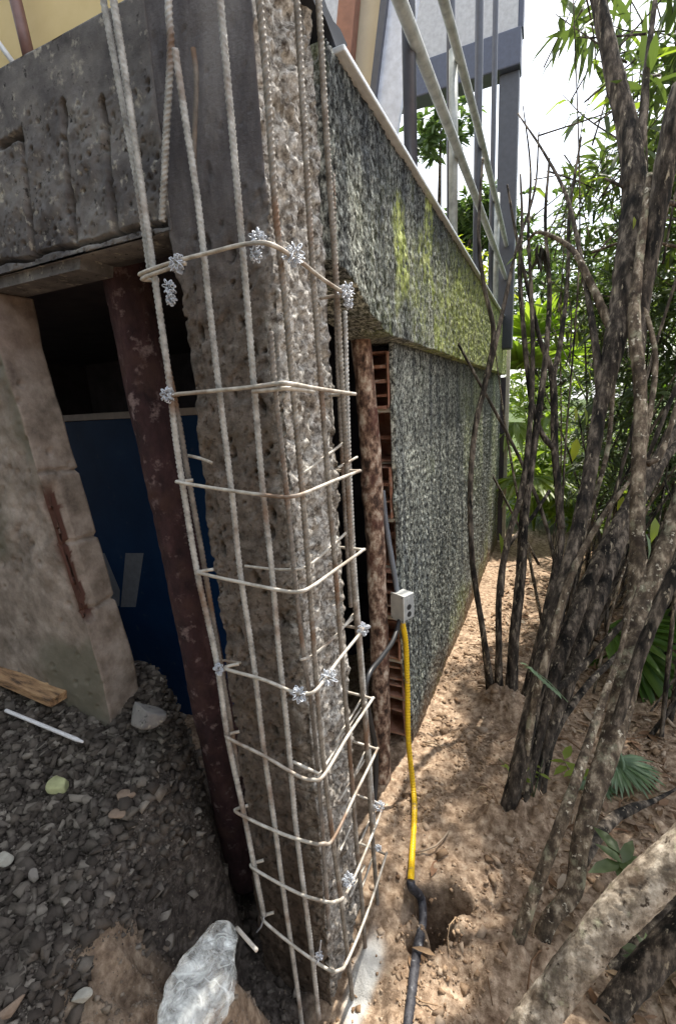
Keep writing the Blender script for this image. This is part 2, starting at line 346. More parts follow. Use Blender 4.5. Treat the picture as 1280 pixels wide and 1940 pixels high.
# ------------------------------------------------------------------ masonry blocks: closed perimeter grids with real relief
def block(name, poly, z0, z1, nz, stp, disp, mat, parent, col=None, xoff=None, jz=None, smooth=False):
    poly = np.asarray(poly, float); n = len(poly); pts = []; nor = []; side = []
    for i in range(n):
        a, c = poly[i], poly[(i+1) % n]; L = np.linalg.norm(c-a); k = max(2, int(L/stp[i % len(stp)])); d = (c-a)/L; nn_ = np.array([d[1], -d[0]])
        for q in np.arange(k)/k:
            pts.append(a+(c-a)*q); nor.append(nn_); side.append(i)
    pts = np.array(pts); nor = np.array(nor); side = np.array(side); m_ = len(pts)
    sm = nor+np.roll(nor, 1, 0)*0.5+np.roll(nor, -1, 0)*0.5; sm /= np.linalg.norm(sm, axis=1)[:, None]
    zs = np.linspace(z0, z1, nz)
    P = np.concatenate([np.tile(pts[:, None, :], (1, nz, 1)), np.tile(zs[None, :, None], (m_, 1, 1))], 2).reshape(-1, 3)
    Nn = np.repeat(sm, nz, 0); S = np.repeat(side, nz)
    d = disp(P, S); Q = P.copy(); Q[:, :2] += Nn*d[:, None]
    if xoff is not None: Q[:, 0] += xoff(P, S)
    if jz is not None: Q[:, 2] += jz(P, S)
    i = np.arange(m_)[:, None]*nz; i2 = ((np.arange(m_)+1) % m_)[:, None]*nz; j = np.arange(nz-1)[None, :]
    F = np.stack([i+j, i2+j, i2+j+1, i+j+1], -1).reshape(-1, 4)
    k = np.arange(m_); c0 = len(Q); Q = np.vstack([Q, Q[k*nz].mean(0), Q[k*nz+nz-1].mean(0)]); k2 = (k+1) % m_
    F = np.vstack([F, np.stack([k2*nz, k*nz, np.full(m_, c0), np.full(m_, c0)], 1), np.stack([k*nz+nz-1, k2*nz+nz-1, np.full(m_, c0+1), np.full(m_, c0+1)], 1)])
    cc = None
    if col is not None: cc = np.vstack([col(P, S), np.zeros((2, 3))])
    return mesh(name, Q, tri(F), mat, parent, smooth, cc)
def pits(P, scale, seed, keep=0.6, rad=0.33):
    c, i = cells(P, scale, seed); return np.where(i > keep, sstep(rad, rad*0.35, c), 0)

column = thing('concrete_column', (-.555, .87, 0), 'hacked concrete corner column standing inside the tied steel bars', 'column')
def core_disp(P, S):
    f = fbm(P, 11, 4, 40)
    sk = P.copy(); sk[:, 2] += .6*P[:, 0]; front = 0.0025*f - 0.024*pits(sk*[1, 1, .55], 24, 5, 0.3, .25) - 0.018*pits(P, 46, 6, 0.5, .28) - 0.006*pits(P, 110, 7, .6, .3) - 0.005*sstep(.18, .34, fbm(P, 17, 4, 48)) + 0.003*fbm(P, 60, 3, 44)
    up = sstep(1.72, 1.86, P[:, 2]); front = front*(1-0.85*up)+up*(0.0025*f-.006*pits(sk*[1, 1, .3], 26, 8, .8, .2))
    c, ci = cells(P*[1, 1, .7], 33, 12); c2, ci2 = cells(P+.004*np.stack([fbm(P, 50, 2, 52)]*3, 1), 80, 14)
    side = 0.007*fbm(P, 8, 4, 50)+0.013*(ci-.5)*sstep(.75, .45, c)+0.009*(ci2-.5)-0.012*sstep(.12, .0, np.abs(fbm(P*[1, 1, .6], 12, 3, 53)))+0.005*fbm(P, 90, 3, 51)-0.020*pits(P*[1, 1, .8], 21, 13, 0.66, .36)
    ck, cki = cells(P, 55, 49); front = front+(0.006*(cki-.5))*sstep(-.52, -.455, P[:, 0]+.03*fbm(P, 14, 3, 54))*(P[:, 2] < 1.9)
    return np.where(S == 0, front, np.where(S == 1, side, .45*side))
def core_col(P, S):
    # 0: smooth cast front (upper part), 1: broken aggregate, painted paler as the lit side, 2: soil stain towards the pit
    cast_ = (S == 0)*sstep(1.62, 1.92, P[:, 2]+.12*fbm(P, 7, 3, 45)); ag_lit = np.where(S == 0, .10+.6*sstep(-.50, -.455, P[:, 0]+.02*fbm(P, 20, 3, 46)), 1.0)
    soil = sstep(1.15, .1, P[:, 2]+.25*fbm(P, 6, 3, 47))*np.where(S == 0, .85, .45)
    return np.stack([cast_, ag_lit, soil], 1)
def core_x(P, S):
    lower = sstep(1.78, 1.66, P[:, 2]); lf = sstep(-.60, -.66, P[:, 0])
    return lower*lf*(0.008+0.020*fbm(P*[0, 0, 1], 9, 5, 61, .65))+0.03*sstep(1.8, 2.3, P[:, 2])*0
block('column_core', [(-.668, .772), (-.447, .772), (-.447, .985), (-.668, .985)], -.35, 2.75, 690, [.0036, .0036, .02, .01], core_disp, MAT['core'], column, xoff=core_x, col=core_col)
bb = [(-.60, 0.93, 2.36), (-.60, .995, 2.30), (-.60, 1.055, 2.205), (-.60, 1.05, 2.10), (-.60, .99, 2.02), (-.60, .93, 2.0)]
bb = [onx(586, -20, -.45), onx(600, 22, -.45), onx(613, 48, -.45), onx(626, 62, -.45), onx(640, 92, -.45), onx(636, 104, -.45), onx(624, 112, -.45), onx(596, 40, -.45), onx(578, 20, -.45), onx(560, -20, -.45)]
bb = [p+np.array([.022, 0, 0]) for p in bb]
q = MB(); q.prism(bb, [p-np.array([.14, 0, 0]) for p in bb]); q.build('torn_membrane', plain('black_membrane', (0.02, 0.022, 0.03), 0.6), column)

beam = thing('concrete_beam', (-1.4, .83, 2.0), 'grey concrete beam with sawn vertical grooves over the dark opening', 'beam')
GR = [((40, 250), (62, 480)), ((118, 195), (142, 450)), ((192, 190), (222, 440)), ((0, 276), (38, 256)), ((470, 395), (500, 400))]
GR = [(ony(*a, .77)[[0, 2]], ony(*c_, .77)[[0, 2]]) for a, c_ in GR[:4]]
def groove(P):
    g = np.zeros(len(P)); p = P[:, [0, 2]]+0.0012*np.stack([vnoise(P*80, 1), vnoise(P*80, 2)], 1)
    for a, c_ in GR:
        d = c_-a; tt = np.clip(((p-a)@d)/(d@d), 0, 1); dist = np.linalg.norm(p-a-tt[:, None]*d, axis=1)
        g = np.maximum(g, sstep(.0085, .0055, dist))
    crack = np.abs(P[:, 2]-1.852-0.008*vnoise(P*[12, 0, 0], 7)); g = np.maximum(g, 0.8*sstep(.006, .002, crack)); return g
def beam_disp(P, S):
    low = sstep(2.12, 2.02, P[:, 2]+0.04*vnoise(P*8, 4))
    d = 0.003*fbm(P, 9, 4, 70)+low*(0.008*fbm(P, 26, 4, 71)-0.013*pits(P, 44, 15, 0.45, .3)-0.007*pits(P, 90, 16, 0.5))
    return np.where(S == 0, d-0.036*groove(P), 0.002*fbm(P, 20, 3, 72))
block('beam_face', [(-2.3, .770), (-.660, .770), (-.660, .885), (-2.3, .885)], 1.832, 2.197, 120, [.0032, .03, .03, .03], beam_disp, MAT['beam'], beam)
q = MB(); q.box((-2.3, .785, 1.806), (-.93, .872, 1.8315), 0.003); q.build('lintel_strip', MAT['beam'], beam)

pier = thing('masonry_pier', (-1.5, .83, 1.2), 'broken plastered wall end left of the dark opening', 'wall')
PX = [(0, 655), (195, 1290)]; PP = np.array([ony(*p, .775) for p in PX])
def pier_x(P, S):
    o = np.argsort(PP[:, 2]); xr = np.interp(P[:, 2], PP[o, 2], PP[o, 0])
    return np.where(P[:, 0] > -1.6, (xr+1.13)*sstep(-1.6, -1.2, P[:, 0]), 0)+0.004*fbm(P, 15, 3, 80)*sstep(-1.3, -1.15, P[:, 0])
SC_A = np.array([ony(85, 930, .775), ony(128, 1060, .775), ony(165, 1180, .775)])
def scar(P):
    x = np.interp(P[:, 2], SC_A[::-1, 2], SC_A[::-1, 0]); inz = sstep(SC_A[2, 2]-.01, SC_A[2, 2]+.02, P[:, 2])*sstep(SC_A[0, 2]+.03, SC_A[0, 2]-.02, P[:, 2])
    return inz
def pier_disp(P, S):
    edge = sstep(-1.16, -1.135, P[:, 0]+0.01*fbm(P, 25, 3, 81)); s = scar(P)*edge*(P[:, 1] < .815)
    joint = np.zeros(len(P))
    for zz in (.98, 1.17, 1.36): joint = np.maximum(joint, sstep(.007, .002, np.abs(P[:, 2]-zz-0.006*vnoise(P*25, 9))))
    front = 0.010*fbm(P, 8, 4, 82)+0.006*fbm(P, 38, 4, 83)*sstep(.95, 1.15, P[:, 2])-0.008*pits(P, 30, 17, 0.7)
    return np.where(S == 0, front, 0.003*fbm(P, 14, 3, 84)-0.009*joint-.006*pits(P, 26, 18, .75))-0.014*s
def pier_col(P, S):
    edge = sstep(-1.158, -1.142, P[:, 0]+0.018*fbm(P, 25, 3, 81)); s = scar(P)*edge*(P[:, 1] < .806+.012*fbm(P, 40, 2, 86))
    s = np.maximum(s, (S == 1)*sstep(1.55, 1.7, P[:, 2])*0.35)
    mo = (S == 0)*sstep(-.15, .3, fbm(P, 4, 4, 85))*0.8
    return np.stack([s, mo, 0*s], 1)
block('pier_face', [(-2.6, .775), (-1.13, .775), (-1.13, .885), (-2.6, .885)], .3, 1.806, 260, [.006, .005, .05, .05], pier_disp, MAT['pier'], pier, col=pier_col, xoff=pier_x)

# roughcast house wall
house = thing('house_wall', (-.52, 3.2, 0), 'long mossy roughcast house wall with a projecting upper band beside the path', 'wall')
def ys(a, b, h0, h1):
    out = [a]; 
    while out[-1] < b: out.append(out[-1]+h0+(h1-h0)*(out[-1]-a)/(b-a))
    return np.array(out)
def cast(P): 
    c, _ = cells(P*[1, 1, .6], 75, 22); c2, _ = cells(P*[1, 1, .75], 150, 23)
    return 0.008*(0.55-c)+0.006*(0.5-c2)+0.004*fbm(P, 9, 3, 24)+0.003*fbm(P*[1, 1, .2], 40, 2, 26)
def wallpatch(name, X, yv, nz, lo, hi, back, moss, dirt, edge=None, runoff_shade=None):
    tz = np.linspace(0, 1, nz); Y, T = np.meshgrid(yv, tz, indexing='ij'); Y = Y.ravel(); T = T.ravel()
    Z = lo(Y)*(1-T)+hi(Y)*T; P = np.stack([np.full(len(Y), X), Y, Z], 1)
    if edge is not None: P[:, 1] += edge(Z)*sstep(yv[0]+.35, yv[0], Y)
    P2 = P.copy(); P2[:, 0] += cast(P)
    e = np.minimum(np.minimum(T, 1-T)*(hi(Y)-lo(Y)), 1)
    V, F = grid(P2, yv, tz, lambda B: np.stack([np.full(len(B), back), B[:, 1], B[:, 2]], 1))
    col = np.zeros((len(V), 3)); col[:len(P), 0] = moss(P); col[:len(P), 1] = dirt(P)
    if runoff_shade is not None: col[:len(P), 2] = runoff_shade(P)
    return mesh(name, V, F[:, ::-1], MAT['roughcast'], house, False, col)
wallpatch('render_band', -.425, ys(1.0, 5.4, .0055, .03), 92,
    lambda y: np.interp(y, [1.0, 1.1, 1.2, 1.33, 1.5, 6], [1.80, 1.762, 1.715, 1.685, 1.68, 1.68])+0.004*vnoise(np.stack([y*18, y*0, y*0], 1), 5),
    lambda y: np.full(len(y), 2.185), -.555,
    lambda P: np.clip(1.1*sstep(2.25, 1.75, P[:, 2]-0.16*(P[:, 1]-2.0)+.12*fbm(P*[1, 1, .25], 9, 3, 90))*sstep(1.0, 3.0, P[:, 1]+.9*fbm(P*[1, 1, .6], 9, 5, 91))*sstep(-.9, .0, fbm(P*[1, 1, .35], 11, 4, 92))*1.3+.95*sstep(.05, .35, fbm(P*[1, 1, .45], 8, 4, 93)), 0, 1),
    lambda P: 0*P[:, 0], runoff_shade=lambda P: np.clip(sstep(1.95, 2.17, P[:, 2]+.10*fbm(P*[1, 1, .15], 14, 3, 98))+.75*sstep(2.1, 1.2, P[:, 1])*sstep(-.3, .25, fbm(P*[1, 1, .12], 22, 3, 89)), 0, .85))
wallpatch('render_coat', -.468, ys(1.54, 5.3, .0055, .03), 290,
    lambda y: np.full(len(y), -.35), lambda y: np.full(len(y), 1.679), -.484,
    lambda P: 0.35*sstep(.0, .4, fbm(P*[1, 1, .5], 3, 3, 94))+0.5*sstep(.4, .0, P[:, 2])*sstep(-.1, .3, fbm(P, 6, 3, 95)),
    lambda P: 0.85*sstep(.28, .02, P[:, 2]+.1*fbm(P, 9, 3, 96)+.05*(P[:, 1]-1.7)), edge=lambda z: 0.022*fbm(np.stack([z, z*0, z*0], 1), 14, 3, 97)+.14*sstep(.9, -.1, z), runoff_shade=lambda P: .5*sstep(1.55, 1.68, P[:, 2])+.55*sstep(.0, .4, fbm(P*[1, 1, .2], 3.2, 4, 99)))  # darkened top paints the projecting band's shadow, the blotches are staining
q = MB(); q.box((-.595, 1.86, -.35), (-.486, 5.29, 1.679)); q.build('wall_backing', MAT['slab'], house)
q = MB(); q.box((-.445, 1.048, 2.187), (-.405, 5.42, 2.199)); cop = q.build('coping_strip', plain('pale_metal_strip', (0.72, 0.76, 0.80), 0.35, 0.2), house); bevel(cop, .003)
# hollow clay bricks showing at the broken end of the wall
def hollow_brick(x0, x1, y0, y1, z0, z1, rows, broken=0.0):
    q = MB(); tk = .0085; a = .0035
    q.box((x0, y0, z0), (x0+tk, y1, z1), a); q.box((x1-tk, y0, z0), (x1, y1, z1), a)
    for k in range(rows+1):
        zc = z0+(z1-z0-tk)*k/rows; yy = y0+(RNG.uniform(0, .10) if broken and 0 < k else RNG.uniform(0, .012)); zc += RNG.uniform(-.008, .008)*(0 < k < rows)
        q.box((x0+tk*.8, yy, zc), (x1-tk*.8, y1, zc+tk), a)
    q.box((x0+tk*.8, y0+.11, z0+tk), (x1-tk*.8, y0+.12, z1-tk), a)
    return q
zt = 1.655
for k in range(8):
    h = [.185, .17, .185, .18, .18, .185, .18, .18][k]; z0 = zt-h
    sh = RNG.uniform(-.012, .012)+[0, .03, 0.01, .035, .02, .05, .075, .10][k]
    o = hollow_brick(-.585, -.487, 1.535+sh, 1.85, z0, zt, [4, 2, 3, 3, 4, 3, 4, 3][k], broken=k % 2).build('brick', MAT['brick'], house)
    if k < 7:
        qq = MB(); qq.box((-.588, 1.54+sh, z0-.013), (-.486, 1.855, z0-.001), .004); qq.build('mortar_joint', MAT['plaster'], house)
    zt = z0-.014

# house body behind: terrace slab, dark room
q = MB(); q.box((-6, .9, 2.03), (-.57, 5.6, 2.180)); sl_ = q.build('terrace_slab', MAT['slab']); tag(sl_, kind='structure')
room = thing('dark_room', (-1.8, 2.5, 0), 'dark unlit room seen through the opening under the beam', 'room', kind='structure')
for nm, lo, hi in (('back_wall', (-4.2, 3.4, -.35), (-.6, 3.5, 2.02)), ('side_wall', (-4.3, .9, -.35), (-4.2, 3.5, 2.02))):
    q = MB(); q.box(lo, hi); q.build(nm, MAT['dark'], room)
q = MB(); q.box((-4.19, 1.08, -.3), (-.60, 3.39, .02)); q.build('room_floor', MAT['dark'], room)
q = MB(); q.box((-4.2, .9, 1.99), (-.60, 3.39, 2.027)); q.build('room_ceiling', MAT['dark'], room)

panel = thing('blue_panel', (-1.7, 1.5, .75), 'dark blue sheet with large pale slanted letter strokes inside the dark room', 'panel')
a = ony(105, 800, 1.5)
q = MB(); q.box((-2.6, 1.5, .03), (-1.02, 1.515, a[2]-.0)); q.build('sheet', rocky('scuffed_blue_sheet', [(.3, (.004, .028, .085)), (.6, (.007, .042, .125)), (.8, (.02, .065, .16))], 4, rough=.6, over=[((.09, .10, .13), 14, .62, .8)], fine=30, fstr=.2, spec=.2), panel)
q = MB(); q.box((-2.6, 1.485, a[2]+.001), (-1.02, 1.52, a[2]+.030)); bevel(q.build('top_rail', plain('pale_rail', (0.38, 0.33, 0.29), 0.6), panel), .003)
lw = plain('grey_lettering', (0.24, 0.25, 0.28), 0.6)
q = MB()
for st in ([(238, 1048), (272, 1048), (257, 1150), (229, 1150)], [(181, 1048), (198, 1048), (227, 1118), (226, 1148), (217, 1148), (178, 1062)]):
    P_ = [ony(x, y, 1.4985) for x, y in st]; q.prism(P_, [p+np.array([0, .0012, 0]) for p in P_])
q.build('letter', lw, panel)

# ------------------------------------------------------------------ reinforcement cage: one thing, every bar, stirrup and wire tie a part
def steel(name, cols, rough=0.45, metal=0.55):
    m, t, b = newmat(name)
    c = ramp(t, noise(t, 45, 6, 0.65), cols).outputs[0]
    c = mixc(t, ramp(t, noise(t, 7, 4, 0.6), [(0.52, (0, 0, 0)), (0.68, (.85, .85, .85))]).outputs[0], c, (0.15, 0.082, 0.045))
    t.links.new(c, b.inputs['Base Color']); b.inputs['Roughness'].default_value = rough+.12; b.inputs['Metallic'].default_value = metal*.5; b.inputs['Specular IOR Level'].default_value = .3
    bump(t, b, noise(t, 500, 3), 0.3, 0.001); return m
MAT['bar'] = steel('dusty_rebar', [(0.3, (0.18, 0.175, 0.165)), (0.5, (0.37, 0.362, 0.34)), (0.7, (0.54, 0.532, 0.51))], 0.5, 0.35)
MAT['midbar'] = steel('brown_rebar', [(0.3, (0.10, 0.085, 0.07)), (0.5, (0.20, 0.178, 0.15)), (0.7, (0.34, 0.32, 0.285))], 0.5, 0.35)
MAT['oldbar'] = steel('dark_old_rebar', [(0.3, (0.09, 0.08, 0.07)), (0.5, (0.18, 0.16, 0.14)), (0.7, (0.28, 0.25, 0.22))], 0.6, 0.3)
MAT['stir'] = steel('light_steel', [(0.3, (0.27, 0.24, 0.20)), (0.5, (0.46, 0.425, 0.37)), (0.7, (0.64, 0.61, 0.555))], 0.42, 0.35)
MAT['zinc'] = plain('galvanised_wire', (0.50, 0.53, 0.58), 0.45, 0.4, var=.3, scale=200)
cage = thing('rebar_cage', (-.53, .80, 0), 'tied cage of ribbed steel bars and bent stirrups around the hacked column', 'rebar cage')
def ribmod(pitch=.0088, amt=.0013, slant=1.0):
    def f(P, S, A, R): 
        ph = 2*math.pi*S/pitch+3*A*slant
        lug = np.where(np.abs(np.sin(A)) < .25, .0008, 0)
        return R+np.maximum(amt*np.clip(np.sin(ph)*2.2-.3, 0, 1), lug)
    return f
YF, XR = .705, -.392
def bar(pts, plane, r=.0052, mat='bar', parent=None, dz=0, ribs=True, name='rebar', label=None):
    P = np.array([plane(*p) for p in pts])
    V, F = tube(P, r*.94 if ribs else r, .0018 if ribs else .008, 12, True, ribmod(slant=1 if plane(600, 900)[0] < plane(610, 900)[0] and len(pts) % 2 else -1) if ribs else None)
    o = mesh(name, V, tri(F), MAT[mat], cage if parent is None else parent, True)
    if label: o['label'] = label
    return o
fy = lambda Y: (lambda x, y: ony(x, y, Y)); fx = lambda X: (lambda x, y: onx(x, y, X))
bar([(200, -90), (215, 0), (245, 190), (272, 380), (298, 560), (318, 700), (333, 830), (348, 930), (375, 1090), (410, 1250), (432, 1400), (462, 1540), (500, 1735)], fy(.700), .0056)
bar([(182, -90), (196, 0), (224, 150), (262, 360), (285, 520)], fy(.712), .0050)
bar([(306, 640), (334, 770), (360, 920), (385, 1060), (408, 1200), (440, 1390), (452, 1470)], fy(.722), .0050, 'oldbar')
bar([(332, 94), (352, 230), (376, 390), (398, 590), (418, 760), (440, 940), (456, 1090), (480, 1250), (500, 1420), (520, 1560), (537, 1690), (560, 1850), (574, 1960)], fy(.706), .0052)
bar([(408, -90), (417, 0), (440, 250), (462, 500), (482, 740), (498, 930), (514, 1070), (528, 1230), (546, 1400), (560, 1560), (576, 1690), (590, 1800), (604, 1930)], fy(.709), .0052)
bar([(512, 628), (521, 740), (537, 880), (549, 1000), (562, 1130), (576, 1250), (590, 1340), (600, 1440), (612, 1600), (622, 1760)], fx(-.425), .0045, 'oldbar')
bar([(478, -90), (491, 0), (507, 180), (522, 400), (540, 570), (555, 740), (572, 930), (584, 1080), (598, 1280), (610, 1420), (626, 1560), (645, 1700), (664, 1860), (676, 1980)], fx(-.404), .0050, 'midbar')
bar([(554, -90), (562, 0), (576, 240), (590, 480), (601, 640), (613, 800), (625, 960), (637, 1110), (651, 1290), (663, 1440), (675, 1600), (686, 1720), (694, 1850), (690, 1912)], fx(-.404), .0050, 'midbar')
bar([(600, -60), (607, 60), (621, 300), (636, 520), (646, 700), (656, 880), (667, 1080), (681, 1250), (694, 1420), (706, 1600), (715, 1720), (718, 1800), (711, 1832)], fx(-.404), .0055, 'midbar')
bar([(653, 590), (657, 740), (662, 900), (672, 1090), (684, 1240), (698, 1420), (708, 1560)], fx(-.418), .0050)
bar([(630, 330), (636, 560), (640, 700), (648, 860), (655, 1000), (664, 1150)], fx(-.428), .0045, 'oldbar')
bar([(366, 92), (372, 150), (368, 290), (372, 360)], fy(.745), .0042, 'oldbar', ribs=False, label='smooth short grey bar behind the ribbed bars')
loose = thing('bent_rebar', ony(313, 200, .745), 'short bent ribbed bar hanging loose against the beam beside the column top', 'rebar')
bar([(322, -60), (320, 20), (324, 90), (316, 240), (312, 330), (307, 420)], fy(.745), .0056, parent=loose, name='bar')

def stirrup(left, right, r=.0036, mat='stir', yf=.694, xr=-.388, hookl=True, hookr=True, dz=0.0):
    L = [ony(*p, yf) for p in left]; R_ = [onx(*p, xr) for p in right]
    P = list(L)
    P += R_
    P = np.array(P)
    if hookl: P = np.vstack([P[0]+np.array([.012, .026, .0]), P[0]+np.array([-.004, .012, 0]), P[0:]])
    if hookr: P = np.vstack([P, P[-1]+np.array([-.008, .006, 0]), P[-1]+np.array([-.10, .012, .0])])
    P[:, 2] += dz
    V, F = tube(P, r, .004, 8, True, None)
    return mesh('stirrup', V, tri(F), MAT[mat], cage, True)
stirrup([(268, 518), (330, 496), (400, 478), (462, 463)], [(512, 463), (570, 497), (610, 528), (652, 556)])
stirrup([(272, 527), (322, 508), (352, 498)], [], hookr=False)
stirrup([(312, 749), (400, 741), (480, 733), (520, 727)], [(550, 727), (600, 736), (668, 746)])
stirrup([(478, 742), (520, 738), (540, 736)], [(560, 737), (594, 742)], hookl=False, hookr=False)
stirrup([(340, 914), (440, 930), (520, 940), (550, 941)], [(578, 934), (630, 912), (678, 893)])
stirrup([(380, 1086), (460, 1104), (530, 1118), (558, 1121)], [(586, 1114), (640, 1076), (686, 1043)])
stirrup([(430, 1268), (500, 1288), (550, 1309), (575, 1314)], [(600, 1306), (640, 1252), (686, 1194)])
stirrup([(432, 1398), (500, 1432), (565, 1470), (592, 1477)], [(614, 1468), (660, 1392), (704, 1326)])
stirrup([(450, 1540), (530, 1578), (590, 1597), (612, 1598)], [(632, 1588), (675, 1500), (713, 1422)])
stirrup([(480, 1645), (560, 1690), (615, 1708), (635, 1708)], [(656, 1692), (690, 1618), (725, 1528)])
stirrup([(500, 1745), (560, 1795), (620, 1836), (642, 1838)], [(658, 1820), (695, 1730), (730, 1622)])
inner = [[(574, 897), (612, 868), (652, 838)], [(640, 886), (676, 866)], [(560, 1079), (590, 1068), (655, 1010)], [(570, 1250), (595, 1240), (640, 1200), (672, 1160)], [(640, 1196), (676, 1166)], [(636, 1404), (690, 1316)], [(645, 1398), (692, 1330)],
         [(600, 1475), (640, 1412)], [(640, 1520), (690, 1440)], [(660, 1490), (698, 1410)], [(644, 1612), (664, 1566)], [(680, 1600), (706, 1540)], [(682, 1690), (714, 1600)], [(662, 1700), (690, 1640)]]
for s in inner: stirrup([], s, .0030, xr=-.412, hookl=False, hookr=False)
stirrup([(350, 862), (378, 868), (402, 877)], [], .0034, yf=.735, hookl=False, hookr=False)
stirrup([(464, 1072), (515, 1078), (560, 1079)], [], .0028, yf=.742, hookl=False, hookr=False)
stirrup([(410, 1250), (430, 1252), (456, 1256)], [], .0028, yf=.742, hookl=False, hookr=False)
stirrup([(555, 1443), (580, 1455), (604, 1466)], [], .0034, yf=.715, hookl=False, hookr=False)

def knot(c, r=.016, seed=0, turns=3, axis_=(0, 0, 1), squash=.6):
    """a wire tie: several petalled turns of thin wire twisted round the bar"""
    g = np.random.default_rng(seed); a = np.linspace(0, turns*2*math.pi, turns*64); pet = g.integers(6, 9)
    rr = r*(.68+.30*np.cos(pet*a+g.uniform(0, 6)))*(1+.15*np.sin(a*.37+g.uniform(0, 6)))
    ax = np.array(axis_, float); ax /= np.linalg.norm(ax); u = np.cross(ax, [.3, .9, .2]); u /= np.linalg.norm(u); v = np.cross(ax, u)
    tilt = np.linspace(-1, 1, len(a))[:, None]*ax*r*squash
    P = np.asarray(c)+u*(rr*np.cos(a))[:, None]+v*(rr*np.sin(a))[:, None]+tilt+ax*(r*.25*np.sin(pet*a*.5))[:, None]
    V, F = tube(P, .00105, .0016, 4, False)
    return mesh('wire_tie', V, tri(F), MAT['zinc'], cage, True)
view = -FW
for k, (px, py, dpl, r) in enumerate([(488, 452, 0, .016), (484, 484, 0, .013), (556, 484, 1, .021), (655, 552, 1, .020), (660, 575, 1, .013), (336, 500, 0, .020), (322, 545, 0, .015), (324, 568, 0, .013), (318, 748, 0, .018),
        (566, 1316, 0, .021), (622, 1284, 1, .021), (688, 1192, 1, .020), (718, 1527, 1, .018), (660, 1667, 1, .019), (415, 1268, 0, .016), (716, 1606, 1, .011), (604, 1812, 0, .012)]):
    c_ = ony(px, py, .690) if dpl == 0 else onx(px, py, -.381)
    knot(c_, r*.76, k, 4 if r > .015 else 3, (0.2, -1, .3) if dpl == 0 else (.8, -.55, .3))
# loose tie-wire tails by the lower ties
for pts in ([(608, 1782), (604, 1808), (596, 1836)], [(500, 1738), (494, 1756), (486, 1766)]):
    V, F = tube([ony(*p, .69) for p in pts], [.0014, .0022, .0014], .004, 6); mesh('wire_tail', V, tri(F), MAT['zinc'], cage, True)

# ------------------------------------------------------------------ props, cables, box, hose
def bark(amt=.12, fs=22, ring=0.0, seed=0):
    def f(P, S, A, R):
        n = fbm(P*[1, 1, .5], fs, 4, seed); k = fbm(P*[1, 1, .35], fs*3.5, 3, seed+3)
        crack = sstep(.10, .0, np.abs(fbm(P*[1, 1, .4], fs*1.6, 3, seed+6))); kn, ki = cells(P, 7, seed+8)
        knot_ = np.where(ki > .6, sstep(.30, .12, kn)-1.2*sstep(.13, .05, kn), 0)
        return R*(1+amt*n+amt*.5*k-amt*.55*crack+amt*1.1*knot_)
    return f
MAT['log'] = rocky('scaly_log_bark', [(0.38, (0.04, 0.025, 0.019)), (0.47, (0.15, 0.088, 0.062)), (0.54, (0.32, 0.215, 0.155)), (0.64, (0.58, 0.49, 0.39))], 40, over=[((0.10, 0.04, 0.03), 9, 0.52, 0.68)], fine=120, fstr=0.9, stretch=(1, 1, .6))
MAT['maroon'] = rocky('maroon_post', [(0.35, (0.02, 0.011, 0.013)), (0.55, (0.05, 0.024, 0.026)), (0.72, (0.10, 0.055, 0.055))], 20, over=[((0.22, 0.16, 0.155), 26, 0.57, 0.68), ((0.065, 0.034, 0.030), 11, .5, .66)], fine=120, fstr=1.0, stretch=(1, 1, .5))
lg = thing('timber_prop', (-.53, 1.40, 0), 'peeling brown log propping the wall between column and hollow bricks', 'wooden post')
P = np.array([onx(676, 560, -.53), onx(682, 625, -.53), onx(694, 760, -.53), onx(704, 900, -.53), onx(714, 1100, -.53), onx(720, 1300, -.53), onx(726, 1500, -.53), onx(730, 1590, -.53)])
V, F = tube(P, [.029, .029, .033, .035, .034, .033, .032, .032], .006, 40, True, bark(.12, 18, seed=5)); mesh('trunk', V, tri(F), MAT['log'], lg, True)
lm = thing('painted_post', (-.88, .93, .5), 'dark maroon round post standing in the opening left of the steel bars', 'wooden post')
P = np.array([ony(232, 455, .93), ony(262, 640, .93), ony(300, 830, .93), ony(335, 1000, .93), ony(375, 1200, .93), ony(410, 1370, .93), ony(440, 1520, .93), ony(470, 1660, .93)])
V, F = tube(P, [.058, .056, .054, .054, .055, .057, .059, .06], .008, 40, True, bark(.08, 12, seed=9)); mesh('trunk', V, tri(F), MAT['maroon'], lm, True)

jb = thing('junction_box', onx(752, 1150, -.45), 'small grey electrical box with open knockouts hung at the broken wall edge', 'junction box')
cB = onx(750, 1150, -.463); bx, by, bz = cB
grey = plain('grey_plastic_box', (0.40, 0.41, 0.40), 0.45); 
q = MB(); q.box((bx-.035, by-.012, bz-.052), (bx+.027, by-.006, bz+.052)); bevel(q.build('cover', plain('pale_plastic', (0.52, 0.51, 0.47), 0.5), jb), .002)
q = MB(); hx, hy = .026, .058
q.box((bx-.030, by-.0055, bz-.047), (bx+.022, by+.05, bz+.047)); bevel(q.build('housing', grey, jb), .003)
for k, zz in enumerate((.026, .0, -.027)):
    a_ = np.linspace(0, 2*math.pi, 15)[:-1]; c_ = np.array([bx+.0225, by+.022, bz+zz])
    q = MB(); f1 = [c_+np.array([.0008, .0105*math.cos(t_), .0105*math.sin(t_)]) for t_ in a_]; q.prism(f1, [p+np.array([-.002, 0, 0]) for p in f1])
    q.build('knockout', plain('dark_hole', (0.03, 0.03, 0.03), 0.7) if k else grey, jb)
jb.rotation_euler = (0, 0, -.45)
q = MB()
